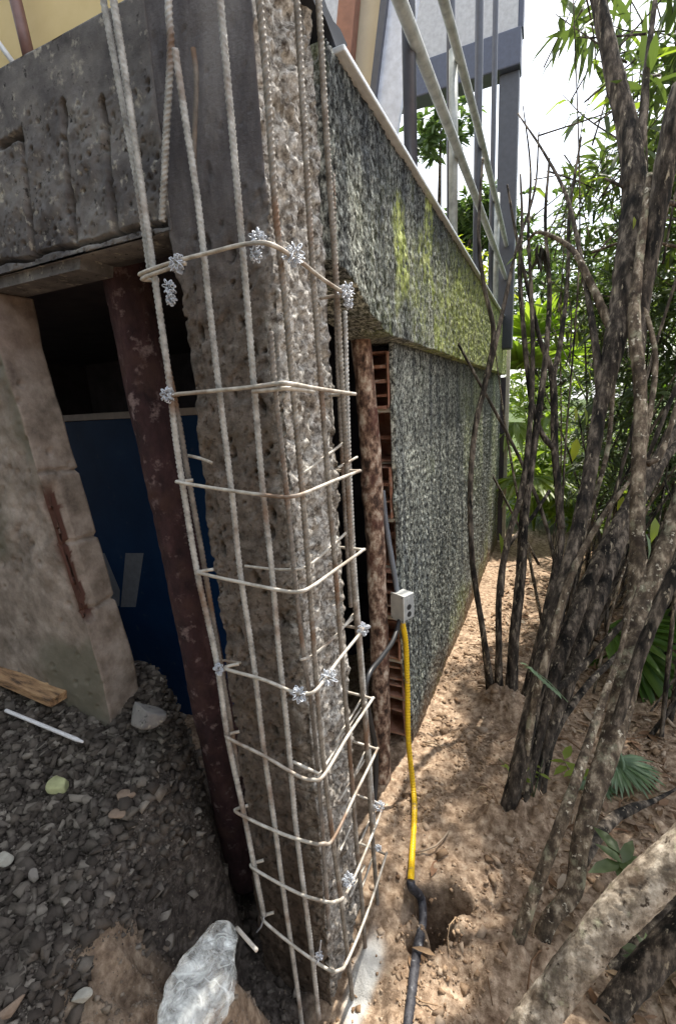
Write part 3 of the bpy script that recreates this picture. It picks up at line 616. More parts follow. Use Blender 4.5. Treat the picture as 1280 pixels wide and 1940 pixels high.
for sx_, sz_ in ((-.029, .044), (.021, -.044), (-.029, -.044), (.021, .044)):
    a_ = np.linspace(0, 2*math.pi, 9)[:-1]; f1 = [np.array([bx+sx_+.0028*math.cos(t_), by-.0135, bz+sz_+.0028*math.sin(t_)]) for t_ in a_]; q.prism(f1, [p+np.array([0, .002, 0]) for p in f1])
sc_ = q.build('screws', plain('dull_screw', (.2, .2, .2), .4, .5), jb); sc_['kind'] = 'stuff'
def cable(name, pts, r, mat, label, cat, mod=None, sides=12, step=.005):
    P = np.array(pts); o = thing(name, P[len(P)//2], label, cat)
    V, F = tube(P, r, step, sides, True, mod); mesh('sheath', V, tri(F), mat, o, True); return o
blackm = plain('black_cable', (0.022, 0.023, 0.026), 0.42)
cable('corrugated_conduit', [onx(724, 930, -.50), onx(730, 985, -.50), onx(740, 1050, -.485), onx(750, 1110, -.472), onx(752, 1132, -.468)], .0092, plain('grey_conduit', (0.14, 0.15, 0.17), 0.42),
      'dark grey corrugated conduit entering the small box from above', 'conduit', lambda P, S, A, R: R*(1+.09*np.sin(S*2*math.pi/.0058)), 12, .0015)
cable('black_cable', [onx(757, 1172, -.452), onx(745, 1212, -.44), onx(722, 1246, -.435), onx(700, 1275, -.437), onx(692, 1310, -.44), onx(700, 1360, -.44), onx(710, 1410, -.44), onx(712, 1470, -.44), onx(708, 1530, -.44)],
      .0075, blackm, 'black power cable looping from the small box behind the steel bars', 'cable')
yh = thing('yellow_hose', onx(772, 1420, -.43), 'bright yellow corrugated hose hanging along the wall into the soil', 'hose')
YP = [onx(761, 1176, -.45), onx(768, 1220, -.446), onx(771, 1300, -.442), onx(773, 1400, -.43), onx(782, 1490, -.405), onx(785, 1560, -.375), onx(780, 1630, -.338), onx(777, 1674, -.312)]
ym = rocky('yellow_plastic', [(.35, (.70, .44, .010)), (.65, (.88, .57, .014))], 12, rough=.4, over=[((.36, .24, .10), 26, .58, .70)], fine=60, fstr=.2, spec=.5)
for i_ in range(4, 8): YP[i_][2] = max(YP[i_][2], gz_at(YP[i_][0], YP[i_][1])+.012)
V, F = tube(YP, .0098, .0022, 14, True, lambda P, S, A, R: R*(1+.07*np.sin(S*2*math.pi/.011))); mesh('corrugated_tube', V, tri(F), ym, yh, True)
e0 = YP[-1]
SP = [e0+np.array([.002, 0, .012]), e0+np.array([.004, -.004, -.006]), onz(797, 1702, .02), onz(800, 1745, .01), onz(790, 1800, .01), onz(782, 1870, .01), onz(772, 1960, .01)]
for i_ in range(3, 7): SP[i_][2] = max(SP[i_][2], gz_at(SP[i_][0], SP[i_][1])+.006)
black_worn = rocky('worn_black_tape', [(0.4, (0.02, 0.02, 0.025)), (0.6, (0.06, 0.06, 0.07)), (0.72, (0.4, 0.4, 0.4))], 60, rough=.5)
V, F = tube(SP, [.0125, .0135, .0125, .012, .014, .0125, .0125], .004, 14, True, lambda P, S, A, R: R*(1+.12*fbm(P, 60, 3, 2))); mesh('taped_end', V, tri(F), black_worn, yh, True)

# ------------------------------------------------------------------ terrace railing and house above
tube_m = rocky('galvanised_pipe', [(0.35, (0.22, 0.24, 0.23)), (0.65, (0.42, 0.44, 0.42))], 20, rough=.45, fstr=.15, spec=.5)
dark_m = plain('dark_painted_pipe', (0.06, 0.065, 0.085), 0.4)
rl = thing('pipe_railing', (-.45, 3.0, 2.19), 'grey pipe railing standing on the terrace edge above the mossy wall', 'railing')
for y_, z1, m_, r_ in ((1.655, 4.4, dark_m, .021), (2.39, 2.92, tube_m, .019), (2.60, 4.4, dark_m, .020), (3.15, 4.6, dark_m, .022), (3.9, 4.6, dark_m, .018), (4.25, 3.0, tube_m, .02)):
    V, F = tube([(-.432-.05*(y_ == 2.6), y_, 2.192), (-.432-.05*(y_ == 2.6), y_, z1)], r_, .5, 14, False); mesh('upright', V, tri(F), m_, rl, True)
for z_, a_, b_ in ((2.515, 1.0, 5.2), (2.86, 1.0, 5.2)):
    V, F = tube([(-.408, a_, z_+.01), (-.405, 3, z_+.012), (-.408, b_, z_-.09*(z_ > 2.6))], .019, .2, 14, True); mesh('rail', V, tri(F), tube_m, rl, True)
up = thing('upper_house', (-1.2, 4.8, 2.19), 'upper storey with a dark fascia beam carried on a tall dark post', 'house')
navy = plain('blue_grey_fascia', (0.055, 0.065, 0.10), 0.5); pale = plain('pale_grey_board', (0.36, 0.37, 0.39), 0.6); cream = rocky('cream_wall', [(0.3, (0.50, 0.44, 0.33)), (0.7, (0.60, 0.53, 0.40))], 4, fstr=.15)
pA, pB = ony(760, 195, 4.8), ony(955, 125, 4.8)
q = MB(); q.box((-4, 4.80, 4.10), (-.33, 5.0, 4.36)); bevel(q.build('fascia_beam', navy, up), .01)
q = MB(); q.box((-4, 4.83, 4.362), (-.36, 4.98, 6.2)); q.build('storey_wall', pale, up)
q = MB(); q.box((-.50, 4.86, 1.9), (-.34, 5.02, 4.099)); bevel(q.build('post', plain('dark_upright', (0.045, 0.05, 0.065), 0.5), up), .01)
q = MB(); q.box((-.42, 4.84, 4.37), (-.32, 5.0, 6.2)); q.build('corner_board', navy, up)
nf = thing('near_facade', (-.85, 2.6, 2.19), 'near house front with brown jamb, cream wall and leaning white panel', 'house')
def slabquad(name, le, re, Y, th, mat, zb=2.184, zt_=4.6):
    f_ = []
    for (x0, y0, x1, y1), zz in ((le, zt_), (re, zt_), (re, zb), (le, zb)):
        p0, p1 = ony(x0, y0, Y), ony(x1, y1, Y); k = (zz-p0[2])/(p1[2]-p0[2]); f_.append(p0+(p1-p0)*k)
    q = MB(); q.prism(f_, [p+np.array([0, th, 0]) for p in f_]); return q.build(name, mat, nf)
slabquad('brown_jamb', (646, -60, 634, 80), (678, -60, 661, 134), 2.55, .06, plain('brown_paint', (0.22, 0.11, 0.085), 0.55))
slabquad('cream_wall', (664, -60, 660, 134), (732, -60, 703, 170), 2.62, .06, cream)
slabquad('window_frame', (727, -60, 698, 188), (740, -60, 708, 205), 2.56, .05, dark_m)
slabquad('white_panel', (735, -60, 705, 205), (800, -60, 748, 270), 2.585, .03, plain('white_panel', (0.56, 0.60, 0.70), 0.4))
yf_ = thing('yellow_facade', (-1.9, 1.7, 2.2), 'yellow painted house wall with a brown pipe above the grey beam', 'house')
yel = rocky('yellow_paint', [(0.3, (0.58, 0.44, 0.20)), (0.7, (0.68, 0.53, 0.27))], 3, fstr=.1, rough=.7)
q = MB(); q.box((-5, 1.70, 2.182), (-1.18, 1.9, 4.5)); q.build('painted_wall', yel, yf_)
V, F = tube([ony(30, 0, 1.62)+(ony(30, 0, 1.62)-ony(56, 110, 1.62))*6, ony(30, 0, 1.62), ony(56, 110, 1.62)], .024, .1, 12, False); mesh('downpipe', V, tri(F), plain('brown_pipe', (0.16, 0.085, 0.075), 0.5), yf_, True)
V, F = tube([ony(-10, 70, 1.60)+(ony(-10, 70, 1.60)-ony(30, 125, 1.60))*5, ony(30, 125, 1.60)], .011, .1, 8, False); mesh('white_conduit', V, tri(F), plain('white_pipe', (0.6, 0.6, 0.6), 0.5), yf_, True)
# board at the far end of the wall, its dark gap filled by a strip
fe = thing('end_board', (-.42, 5.45, 0), 'pale upright board and dark gap at the far end of the roughcast wall', 'board')
q = MB(); q.box((-.49, 5.46, -.3), (-.43, 5.54, 1.66)); q.build('dark_upright', MAT['dark'], fe)  # solid dark strip standing in for the shaded gap beside the board
q = MB(); q.box((-.429, 5.47, -.3), (-.395, 5.55, 1.98)); q.build('edge_strip', plain('pale_timber', (0.62, 0.57, 0.48), 0.7), fe)

# ------------------------------------------------------------------ rubble, stones, small finds
def ico():
    g = (1+5**.5)/2
    V = np.array([(-1,g,0),(1,g,0),(-1,-g,0),(1,-g,0),(0,-1,g),(0,1,g),(0,-1,-g),(0,1,-g),(g,0,-1),(g,0,1),(-g,0,-1),(-g,0,1)], float); V /= np.linalg.norm(V[0])
    F = np.array([(0,11,5),(0,5,1),(0,1,7),(0,7,10),(0,10,11),(1,5,9),(5,11,4),(11,10,2),(10,7,6),(7,1,8),(3,9,4),(3,4,2),(3,2,6),(3,6,8),(3,8,9),(4,9,5),(2,4,11),(6,2,10),(8,6,7),(9,8,1)])
    return V, F
IV, IF = ico()
def rots(n, g):
    q = g.normal(size=(n, 4)); q /= np.linalg.norm(q, axis=1)[:, None]; w_, x, y, z = q.T
    return np.stack([1-2*(y*y+z*z), 2*(x*y-z*w_), 2*(x*z+y*w_), 2*(x*y+z*w_), 1-2*(x*x+z*z), 2*(y*z-x*w_), 2*(x*z-y*w_), 2*(y*z+x*w_), 1-2*(x*x+y*y)], 1).reshape(n, 3, 3)
def pebbles(name, xy, size, mat, seed, sink=.25, flat=.65):
    g = np.random.default_rng(seed); n = len(xy)
    z, _ = terrain(xy[:, 0], xy[:, 1])
    S = g.uniform(.5, 1.35, (n, 1, 3))*np.array([1, .8, flat]); V = np.array([(x, y, z) for x in (-.8, .8) for y in (-.8, .8) for z in (-.8, .8)])[None]+g.uniform(-.42, .42, (n, 8, 3))
    V = V*S; V = np.einsum('nij,nkj->nki', rots(n, g), V)*size[:, None, None]
    V[:, :, 2] *= .8
    V += np.stack([xy[:, 0], xy[:, 1], z+size*(.5-sink)], 1)[:, None, :]
    CF = np.array([(0, 1, 3), (0, 3, 2), (4, 6, 7), (4, 7, 5), (0, 4, 5), (0, 5, 1), (2, 3, 7), (2, 7, 6), (0, 2, 6), (0, 6, 4), (1, 5, 7), (1, 7, 3)])
    F = CF[None]+(np.arange(n)*8)[:, None, None]
    return tag(mesh(name, V.reshape(-1, 3), F.reshape(-1, 3), mat), kind='stuff')
def isl(name, cols, rough=.92, fine=180):
    m, t, b = newmat(name); gn = t.nodes.new('ShaderNodeNewGeometry')
    c = ramp(t, gn.outputs['Random Per Island'], [(i/(len(cols)-1), x) for i, x in enumerate(cols)]).outputs[0]
    c = mixc(t, noise(t, 60, 5, .7), mixc(t, 1.0, c, (.5, .48, .46), 'MULTIPLY'), c)
    t.links.new(c, b.inputs['Base Color']); b.inputs['Roughness'].default_value = rough; b.inputs['Specular IOR Level'].default_value = .25
    bump(t, b, noise(t, fine, 5, .7), .6, .003); return m
MAT['rub'] = isl('dark_rubble', [(.05, .041, .035), (.085, .071, .061), (.065, .054, .046), (.16, .138, .12), (.07, .057, .047), (.32, .285, .245), (.10, .086, .075), (.13, .108, .09), (.055, .045, .038), (.20, .175, .15)])
MAT['crumb'] = isl('soil_crumb', [(.24, .15, .09), (.36, .245, .155), (.46, .33, .22), (.31, .205, .125), (.58, .46, .35), (.42, .30, .2)])
g = np.random.default_rng(5)
xy = np.stack([g.uniform(-1.6, -.50, 56000), g.uniform(.12, 1.0, 56000)], 1); _, wg = terrain(xy[:, 0], xy[:, 1], False)
hp_ = np.maximum(np.exp(-((xy[:, 0]+.575)/.12)**2-((xy[:, 1]-.50)/.13)**2), np.exp(-((xy[:, 0]+.67)/.11)**2-((xy[:, 1]-.42)/.14)**2))
k_ = (g.uniform(0, 1, len(xy)) < .12+.88*wg*sstep(.45, .8, wg)) & (hp_ < g.uniform(.25, .5, len(xy))); xy = xy[k_]
pebbles('rubble', xy, np.clip(.0020*g.pareto(1.55, len(xy))+.0013, .0014, .0165), MAT['rub'], 6)
xy = np.stack([g.uniform(-.46, .8, 22000), .55+2.9*g.uniform(0, 1, 22000)**1.3], 1)
k_ = g.uniform(0, 1, len(xy)) < .15+.6*sstep(.0, .35, vnoise(np.stack([xy[:, 0]*5, xy[:, 1]*5, xy[:, 0]*0], 1), 77)); xy = xy[k_]
pebbles('soil_crumbs', xy, np.clip(.0026*g.pareto(2.6, len(xy))+.0026, .003, .014)*(1+.22*xy[:, 1]), MAT['crumb'], 8, sink=.42)
n_ = 1500; hx = np.stack([g.normal(-.62, .10, n_), g.normal(.47, .11, n_)], 1); _, wh = terrain(hx[:, 0], hx[:, 1], False); hx = hx[wh < .8]
pebbles('heap_crumbs', hx, np.clip(.0016*g.pareto(2.2, len(hx))+.0016, .002, .010), isl('dusty_crumb', [(.14, .11, .085), (.24, .19, .15), (.32, .265, .21), (.19, .15, .115)]), 9, sink=.4)
def stone(name, px, py, z, size, shape, mat, label, cat='stone', seed=0, flat=(1, .8, .5), yaw=0., on=True):
    p = onz(px, py, z) if not isinstance(z, np.ndarray) else z
    gz0 = gz_at(p[0], p[1]) if on else z-.03
    for _ in range(6 if on else 0):                            # follow the ray down to the relief
        p = onz(px, py, gz0); gz0 = gz_at(p[0], p[1])
    g_ = np.random.default_rng(seed)
    V = IV.copy(); F = IF.copy()
    for _ in range(2):                                         # subdivide
        E_ = {}; V2 = [tuple(v) for v in V]; F2 = []
        def mid(a_, b_):
            k = (min(a_, b_), max(a_, b_))
            if k not in E_: m_ = (np.array(V2[a_])+np.array(V2[b_])); V2.append(tuple(m_/np.linalg.norm(m_))); E_[k] = len(V2)-1
            return E_[k]
        for a_, b_, c_ in F: ab, bc, ca = mid(a_, b_), mid(b_, c_), mid(c_, a_); F2 += [(a_, ab, ca), (b_, bc, ab), (c_, ca, bc), (ab, bc, ca)]
        V = np.array(V2); F = np.array(F2)
    for _ in range(9):                                         # plane cuts make facets
        nrm = g_.normal(size=3); nrm /= np.linalg.norm(nrm); h = g_.uniform(.45, .8); d = V@nrm; V -= np.clip(d-h, 0, None)[:, None]*nrm
    V *= np.array(flat)*size; V *= (1+.06*fbm(V/size, 3, 3, seed))[:, None]
    c_, s_ = math.cos(yaw), math.sin(yaw); V = V@np.array([[c_, s_, 0], [-s_, c_, 0], [0, 0, 1]])
    o = mesh(name, V+np.array([p[0], p[1], gz0+size*flat[2]*.9+.006*on]), F, mat); return tag(o, label, cat)
cst = lambda nm, c: rocky(nm, [(.3, tuple(x*.7 for x in c)), (.6, c), (.8, tuple(min(1, x*1.25) for x in c))], 40, fine=170)
mg, mb, mw = cst('grey_stone', (.22, .20, .18)), cst('brown_stone', (.24, .175, .13)), cst('pale_stone', (.40, .38, .33))
stone('stone', 116, 1500, .55, .034, 0, cst('yellow_green_stone', (.40, .41, .22)), 'pale yellow green stone lying on the dark rubble', seed=3, flat=(1, .85, .55))
stone('stone', 236, 1515, .5, .030, 0, mb, 'flat brown stone chip above a second flat chip on the rubble', seed=4, flat=(1, .5, .3), yaw=.4)
stone('stone', 226, 1550, .5, .026, 0, mb, 'pointed brown stone chip nearest below the flat brown one', seed=8, flat=(1, .7, .35), yaw=.6)
stone('stone', 12, 1640, .5, .022, 0, mw, 'pale stone at the left edge of the rubble', seed=9, flat=(1, .8, .6))
stone('stone', 160, 1900, .5, .020, 0, mw, 'small pale pinkish stone on the rubble near the soil heap', seed=10, flat=(1, .7, .6), yaw=1)
stone('stone', 25, 1920, .5, .028, 0, mb, 'long brownish stone in the bottom corner of the rubble', seed=12, flat=(1, .5, .4), yaw=1.2)
stone('stone', 70, 1675, .5, .022, 0, mg, 'upright thin grey stone chip standing in the rubble', seed=14, flat=(.5, .5, .9), yaw=1.)
stone('concrete_lump', 275, 1352, .72, .062, 0, MAT['beam'], 'broken concrete lump at the foot of the plastered wall end', 'rubble block', seed=15, flat=(1.1, .7, .55), on=False)
stone('concrete_lump', 60, 1270, .75, .06, 0, mg, 'grey concrete lump behind the wooden plank', 'rubble block', seed=16, flat=(1, .5, .55), yaw=.5)
stone('concrete_lump', 20, 1222, .75, .045, 0, mg, 'grey concrete chunk topmost on the pile behind the plank', 'rubble block', seed=17, flat=(1, .6, .5))
stone('concrete_lump', 165, 1310, .72, .026, 0, mg, 'angular grey chunk between the plank and the plastered wall', 'rubble block', seed=18, flat=(1, .7, .7))
def lyingbox(name, a, b_, wd, th, mat, label, cat):
    """a board from pixel a to pixel b resting on the relief"""
    ps = []
    for px, py in (a, b_):
        h = .6
        for _ in range(6): p = onz(px, py, h); h = gz_at(p[0], p[1])+th*2.3
        ps.append(onz(px, py, h))
    A, B = ps; d = (B-A)/np.linalg.norm(B-A); s_ = np.cross(d, [0, 0, 1.]); s_ /= np.linalg.norm(s_); u_ = np.cross(s_, d)
    q = MB(); f1 = [A+s_*wd/2*i-u_*th/2*j for i, j in ((-1, -1), (1, -1), (1, 1), (-1, 1))]; f2 = [p+(B-A) for p in f1]; q.prism(f1, f2)
    o = q.build(name, mat); bevel(o, .002); return tag(o, label, cat), A, B
mW, tW, bW = newmat('weathered_plank'); cW = ramp(tW, noise(tW, 26, 6, .7, stretch=(.25, 1.4, 1.4)), [(.36, (.055, .032, .018)), (.47, (.26, .15, .075)), (.62, (.42, .27, .14)), (.75, (.5, .36, .21))]).outputs[0]
tW.links.new(cW, bW.inputs['Base Color']); bW.inputs['Roughness'].default_value = .8; bump(tW, bW, noise(tW, 60, 5, .7, stretch=(.3, 1.5, 1.5)), .6, .003)
lyingbox('wooden_plank', (-60, 1243), (122, 1318), .085, .026, mW, 'weathered brown wooden plank end lying on the rubble', 'plank')
def lyingrod(name, a, b_, r, mat, label, cat):
    ps = []
    for px, py in (a, b_):
        h = .6
        for _ in range(6): p = onz(px, py, h); h = gz_at(p[0], p[1])+r+.042
        ps.append(onz(px, py, h))
    d = ps[1]-ps[0]; V, F = tube([ps[0], ps[0]+d*.5, ps[0]+d*.93, ps[1]], [r, r, r, r*.55], .01, 10, False); o = mesh(name, V, tri(F), mat, smooth=True); return tag(o, label, cat)
whitep = plain('white_plastic_rod', (.66, .65, .66), .4)
lyingrod('white_rod', (12, 1346), (158, 1406), .0055, whitep, 'thin white rod with tapered tip lying on the rubble below the plank', 'rod')
V, F = tube([onz(449, 1758, .42), onz(468, 1780, .43), onz(486, 1800, .44)], .0042, .01, 8); tag(mesh('cigarette_stub', V, tri(F), plain('pale_stub', (.55, .50, .44), .6), smooth=True), 'short pale stick at the neck of the clear plastic bag', 'stick')

# clear plastic bag lying over the soil heap
mB, tB, bB = newmat('clear_plastic_film')
bB.inputs['Base Color'].default_value = (.93, .95, .92, 1); bB.inputs['Roughness'].default_value = .10; bB.inputs['Specular IOR Level'].default_value = .7
trp = tB.nodes.new('ShaderNodeBsdfTransparent'); mx = tB.nodes.new('ShaderNodeMixShader')
fz = ramp(tB, noise(tB, 17, 5, .62, dist=1.4), [(.40, (.10, .10, .10)), (.50, (.26, .26, .26)), (.58, (.48, .48, .48)), (.66, (.85, .85, .85))])
rdg = noise(tB, 15, 2, .45, dist=.7); m1 = N_(tB, 'ShaderNodeMath', operation='SUBTRACT'); tB.links.new(rdg, m1.inputs[0]); m1.inputs[1].default_value = .5
m2 = N_(tB, 'ShaderNodeMath', operation='ABSOLUTE'); tB.links.new(m1.outputs[0], m2.inputs[0])
cr = ramp(tB, m2.outputs[0], [(.0, (.6, .6, .6)), (.04, (.2, .2, .2)), (.09, (0, 0, 0))]); m3 = N_(tB, 'ShaderNodeMath', operation='MAXIMUM'); tB.links.new(cr.outputs[0], m3.inputs[0]); tB.links.new(fz.outputs[0], m3.inputs[1])
tB.links.new(m3.outputs[0], mx.inputs[0]); tB.links.new(trp.outputs[0], mx.inputs[1]); tB.links.new(bB.outputs[0], mx.inputs[2]); tB.links.new(mx.outputs[0], tB.nodes['Material Output'].inputs[0])
bump(tB, bB, noise(tB, 30, 4, .55, dist=2.2), 1.0, .012)
A = onz(428, 1752, .44); Bq = onz(335, 1985, .47); ax_ = Bq-A; Ln = np.linalg.norm(ax_); ax_ /= Ln; sd = np.cross(ax_, [0, 0, 1]); sd /= np.linalg.norm(sd); un = np.cross(sd, ax_)
us_ = np.linspace(0, 1, 60); vs_ = np.linspace(0, 2*math.pi, 49)[:-1]
U_, W_ = np.meshgrid(us_, vs_, indexing='ij'); U_ = U_.ravel(); W_ = W_.ravel()
wd = np.interp(U_, [0, .04, .12, .25, .4, .6, .8, 1], [.010, .026, .036, .043, .058, .064, .060, .045]); hh = wd*np.interp(U_, [0, .3, 1], [.85, .6, .5])
Pb = A+np.outer(U_*Ln, ax_)+np.outer(wd*np.cos(W_), sd)+np.outer(hh*np.sin(W_), un)
fold = (.5-np.abs(fbm(Pb, 16, 3, 6)))*.014+.0035*np.sin(5*W_+9*fbm(Pb, 8, 2, 9)); out_ = np.outer(np.cos(W_), sd)+np.outer(np.sin(W_), un)
Pb = Pb+out_*((fold-.006)*sstep(0, .15, U_))[:, None]
i = np.arange(59)[:, None]*48; j = np.arange(48)[None]; k = (j+1) % 48
Fb = np.stack([i+j, i+k, i+48+k, i+48+j], -1).reshape(-1, 4); n0 = len(Pb); Pb = np.vstack([Pb, Pb[:48].mean(0), Pb[-48:].mean(0)]); jj = np.arange(48); kk = (jj+1) % 48
Fb = np.vstack([tri(Fb), np.stack([kk, jj, np.full(48, n0)], 1), np.stack([59*48+jj, 59*48+kk, np.full(48, n0+1)], 1)])
bag = thing('plastic_bag', A, 'crumpled clear plastic bag lying on the soil heap beside the column', 'plastic bag')
mesh('film', Pb, Fb, mB, bag, True)

# ------------------------------------------------------------------ vegetation
def leafmesh(bases, dirs, ups, L, Wd, droop=.25):
    n = len(bases); dirs = dirs/np.linalg.norm(dirs, axis=1)[:, None]
    s = np.cross(dirs, ups); s /= np.linalg.norm(s, axis=1)[:, None]+1e-9; u = np.cross(s, dirs)
    L = np.broadcast_to(L, (n,))[:, None]; Wd = np.broadcast_to(Wd, (n,))[:, None]; dn = np.array([0, 0, -1.0])
    def at(tt, sx, uy, dr): return bases+dirs*L*tt+s*Wd*sx+u*Wd*uy+dn*L*droop*dr
    V = np.stack([bases, at(.3, -.42, .16, .04), at(.33, 0, 0, .05), at(.3, .42, .16, .04), at(.65, -.36, .14, .30), at(.68, 0, 0, .32), at(.65, .36, .14, .30), at(1, 0, 0, .8)], 1)
    T = np.array([(0, 2, 1), (0, 3, 2), (1, 2, 5), (1, 5, 4), (2, 3, 6), (2, 6, 5), (4, 5, 7), (5, 6, 7)])
    return V.reshape(-1, 3), (T[None]+(np.arange(n)*8)[:, None, None]).reshape(-1, 3)
MAT['bark'] = rocky('pale_mottled_bark', [(.33, (.035, .026, .018)), (.46, (.085, .064, .045)), (.55, (.19, .148, .105)), (.66, (.44, .37, .275))], 40, over=[((.30, .29, .20), 22, .56, .68), ((.04, .028, .02), 16, .54, .66), ((.66, .6, .48), 60, .6, .68)], fine=95, fstr=1.0, stretch=(1, 1, .4))
MAT['dbark'] = rocky('dark_bark', [(.36, (.02, .016, .013)), (.5, (.078, .063, .050)), (.62, (.23, .19, .15))], 48, over=[((.009, .008, .007), 20, .48, .62, (1, 1, .25)), ((.40, .34, .25), 70, .60, .67, (1, 1, .22))], fine=95, fstr=1.0, stretch=(1, 1, .3))
MAT['trunk'] = rocky('smooth_pale_bark', [(.3, (.06, .046, .034)), (.46, (.18, .145, .108)), (.56, (.35, .295, .23)), (.68, (.58, .51, .42))], 32, over=[((.075, .05, .032), 11, .52, .66), ((.36, .34, .24), 30, .6, .70), ((.05, .035, .024), 55, .57, .66), ((.17, .16, .09), 6, .56, .7)], fine=110, fstr=.9, stretch=(1, 1, .7))
MAT['leaf'] = leafmat('lanceolate_leaf', [(.055, .085, .04), (.075, .11, .05), (.11, .15, .06), (.06, .085, .05), (.15, .19, .075)], .42)
MAT['bright'] = leafmat('sunny_leaf', [(.15, .22, .04), (.20, .28, .05), (.27, .33, .07), (.17, .235, .05)], .55)
MAT['palm'] = leafmat('palm_leaf', [(.07, .14, .03), (.10, .18, .03), (.14, .21, .04)], .45, .4)
MAT['farleaf'] = leafmat('far_leaf', [(.06, .10, .05), (.085, .13, .06), (.12, .17, .07), (.09, .13, .08)], .45, .5)
MAT['yleaf'] = leafmat('yellow_leaf', [(.42, .40, .05), (.36, .42, .06)], .45)
MAT['dry'] = isl('dry_leaf', [(.16, .085, .045), (.30, .19, .11), (.45, .33, .21), (.22, .12, .07), (.56, .47, .36)], .8)
MAT['wleaf'] = leafmat('pale_glaucous_leaf', [(.16, .24, .15), (.22, .30, .20), (.14, .22, .10)], .35, .4)

def stem(parent, pts, mat='bark', sides=14, step=.012, amt=.13, name='stem', label=None, seed=0):
    P = np.array([pd(x, y, d) for x, y, d, w_ in pts]); r = np.array([.90*w_*d/FPX/2/math.sqrt(1+((x-640)**2+(y-970)**2)/FPX**2) for x, y, d, w_ in pts])
    V, F = tube(P, r, step, sides, True, bark(amt, 20, seed=seed+int(pts[0][0]) % 91))
    o = mesh(name, V, tri(F), MAT[mat], parent, True)
    if label: o['label'] = label
    return P
def based(pts, z=-.04):
    """set the first point on the ground under its pixel"""
    x, y, d, w_ = pts[0]; q_ = pts[1]; return [(x-.3*(q_[0]-x), y-.3*(q_[1]-y), (z-.13-CAMZ)/ray(x, y-.3*(q_[1]-y))[2], w_*1.6), (x, y, (z-CAMZ)/ray(x, y)[2], w_*1.12)]+pts[1:]
s1 = thing('shrub', onz(945, 1340, 0), 'thin dark stems rising against the far part of the mossy wall', 'shrub', 'multi stemmed shrubs beside the path')
for p in ([(932, 1335, 0, 22), (916, 1210, 2.15, 14), (895, 1070, 2.1, 12), (890, 930, 2.05, 12), (900, 810, 2.0, 12), (920, 720, 1.98, 13), (934, 630, 1.95, 12), (916, 540, 1.92, 10), (906, 440, 1.9, 9), (914, 300, 1.9, 6)],
          [(922, 718, 1.98, 12), (938, 650, 1.95, 11), (958, 560, 1.95, 10), (978, 470, 1.95, 8), (1012, 360, 1.97, 6), (1020, 250, 2.0, 4)],
          [(944, 1338, 0, 22), (944, 1230, 2.18, 15), (945, 1120, 2.15, 14), (962, 1020, 2.12, 14), (985, 940, 2.1, 14), (1000, 840, 2.08, 13), (1008, 700, 2.06, 11), (1006, 560, 2.05, 10), (1000, 440, 2.04, 8), (1004, 320, 2.04, 6), (990, 200, 2.04, 3)],
          [(948, 1130, 2.14, 11), (960, 1040, 2.2, 11), (1000, 990, 2.25, 9), (1040, 930, 2.3, 8)],
          [(968, 1350, 0, 30), (972, 1220, 2.2, 24), (985, 1100, 2.17, 24), (992, 980, 2.14, 22), (1010, 850, 2.12, 17), (1030, 700, 2.1, 14), (1040, 560, 2.1, 12), (1032, 420, 2.1, 9), (1040, 300, 2.1, 6)],
          [(1052, 852, 2.12, 16), (1028, 825, 2.12, 13), (1008, 770, 2.11, 12), (994, 660, 2.1, 12), (984, 520, 2.1, 11), (988, 420, 2.1, 8), (985, 330, 2.1, 5)],
          [(1062, 1000, 2.15, 18), (1056, 920, 2.13, 17), (1050, 850, 2.12, 17), (1046, 715, 2.1, 17), (1024, 650, 2.1, 11), (1002, 560, 2.1, 10), (976, 440, 2.1, 8), (960, 350, 2.1, 5)],
          [(1046, 720, 2.1, 14), (1062, 640, 2.12, 12), (1075, 520, 2.14, 10), (1078, 400, 2.16, 9), (1100, 260, 2.2, 6)],
          [(990, 1335, 0, 20), (1030, 1180, 2.2, 20), (1056, 1060, 2.17, 20), (1062, 990, 2.15, 18)]):
    stem(s1, based(p) if p[0][2] == 0 else p, 'dbark', 10)
s2 = thing('shrub', onz(965, 1590, 0), 'stout leaning clump of brown stems next to the trunk shadow on the soil', 'shrub', 'multi stemmed shrubs beside the path')
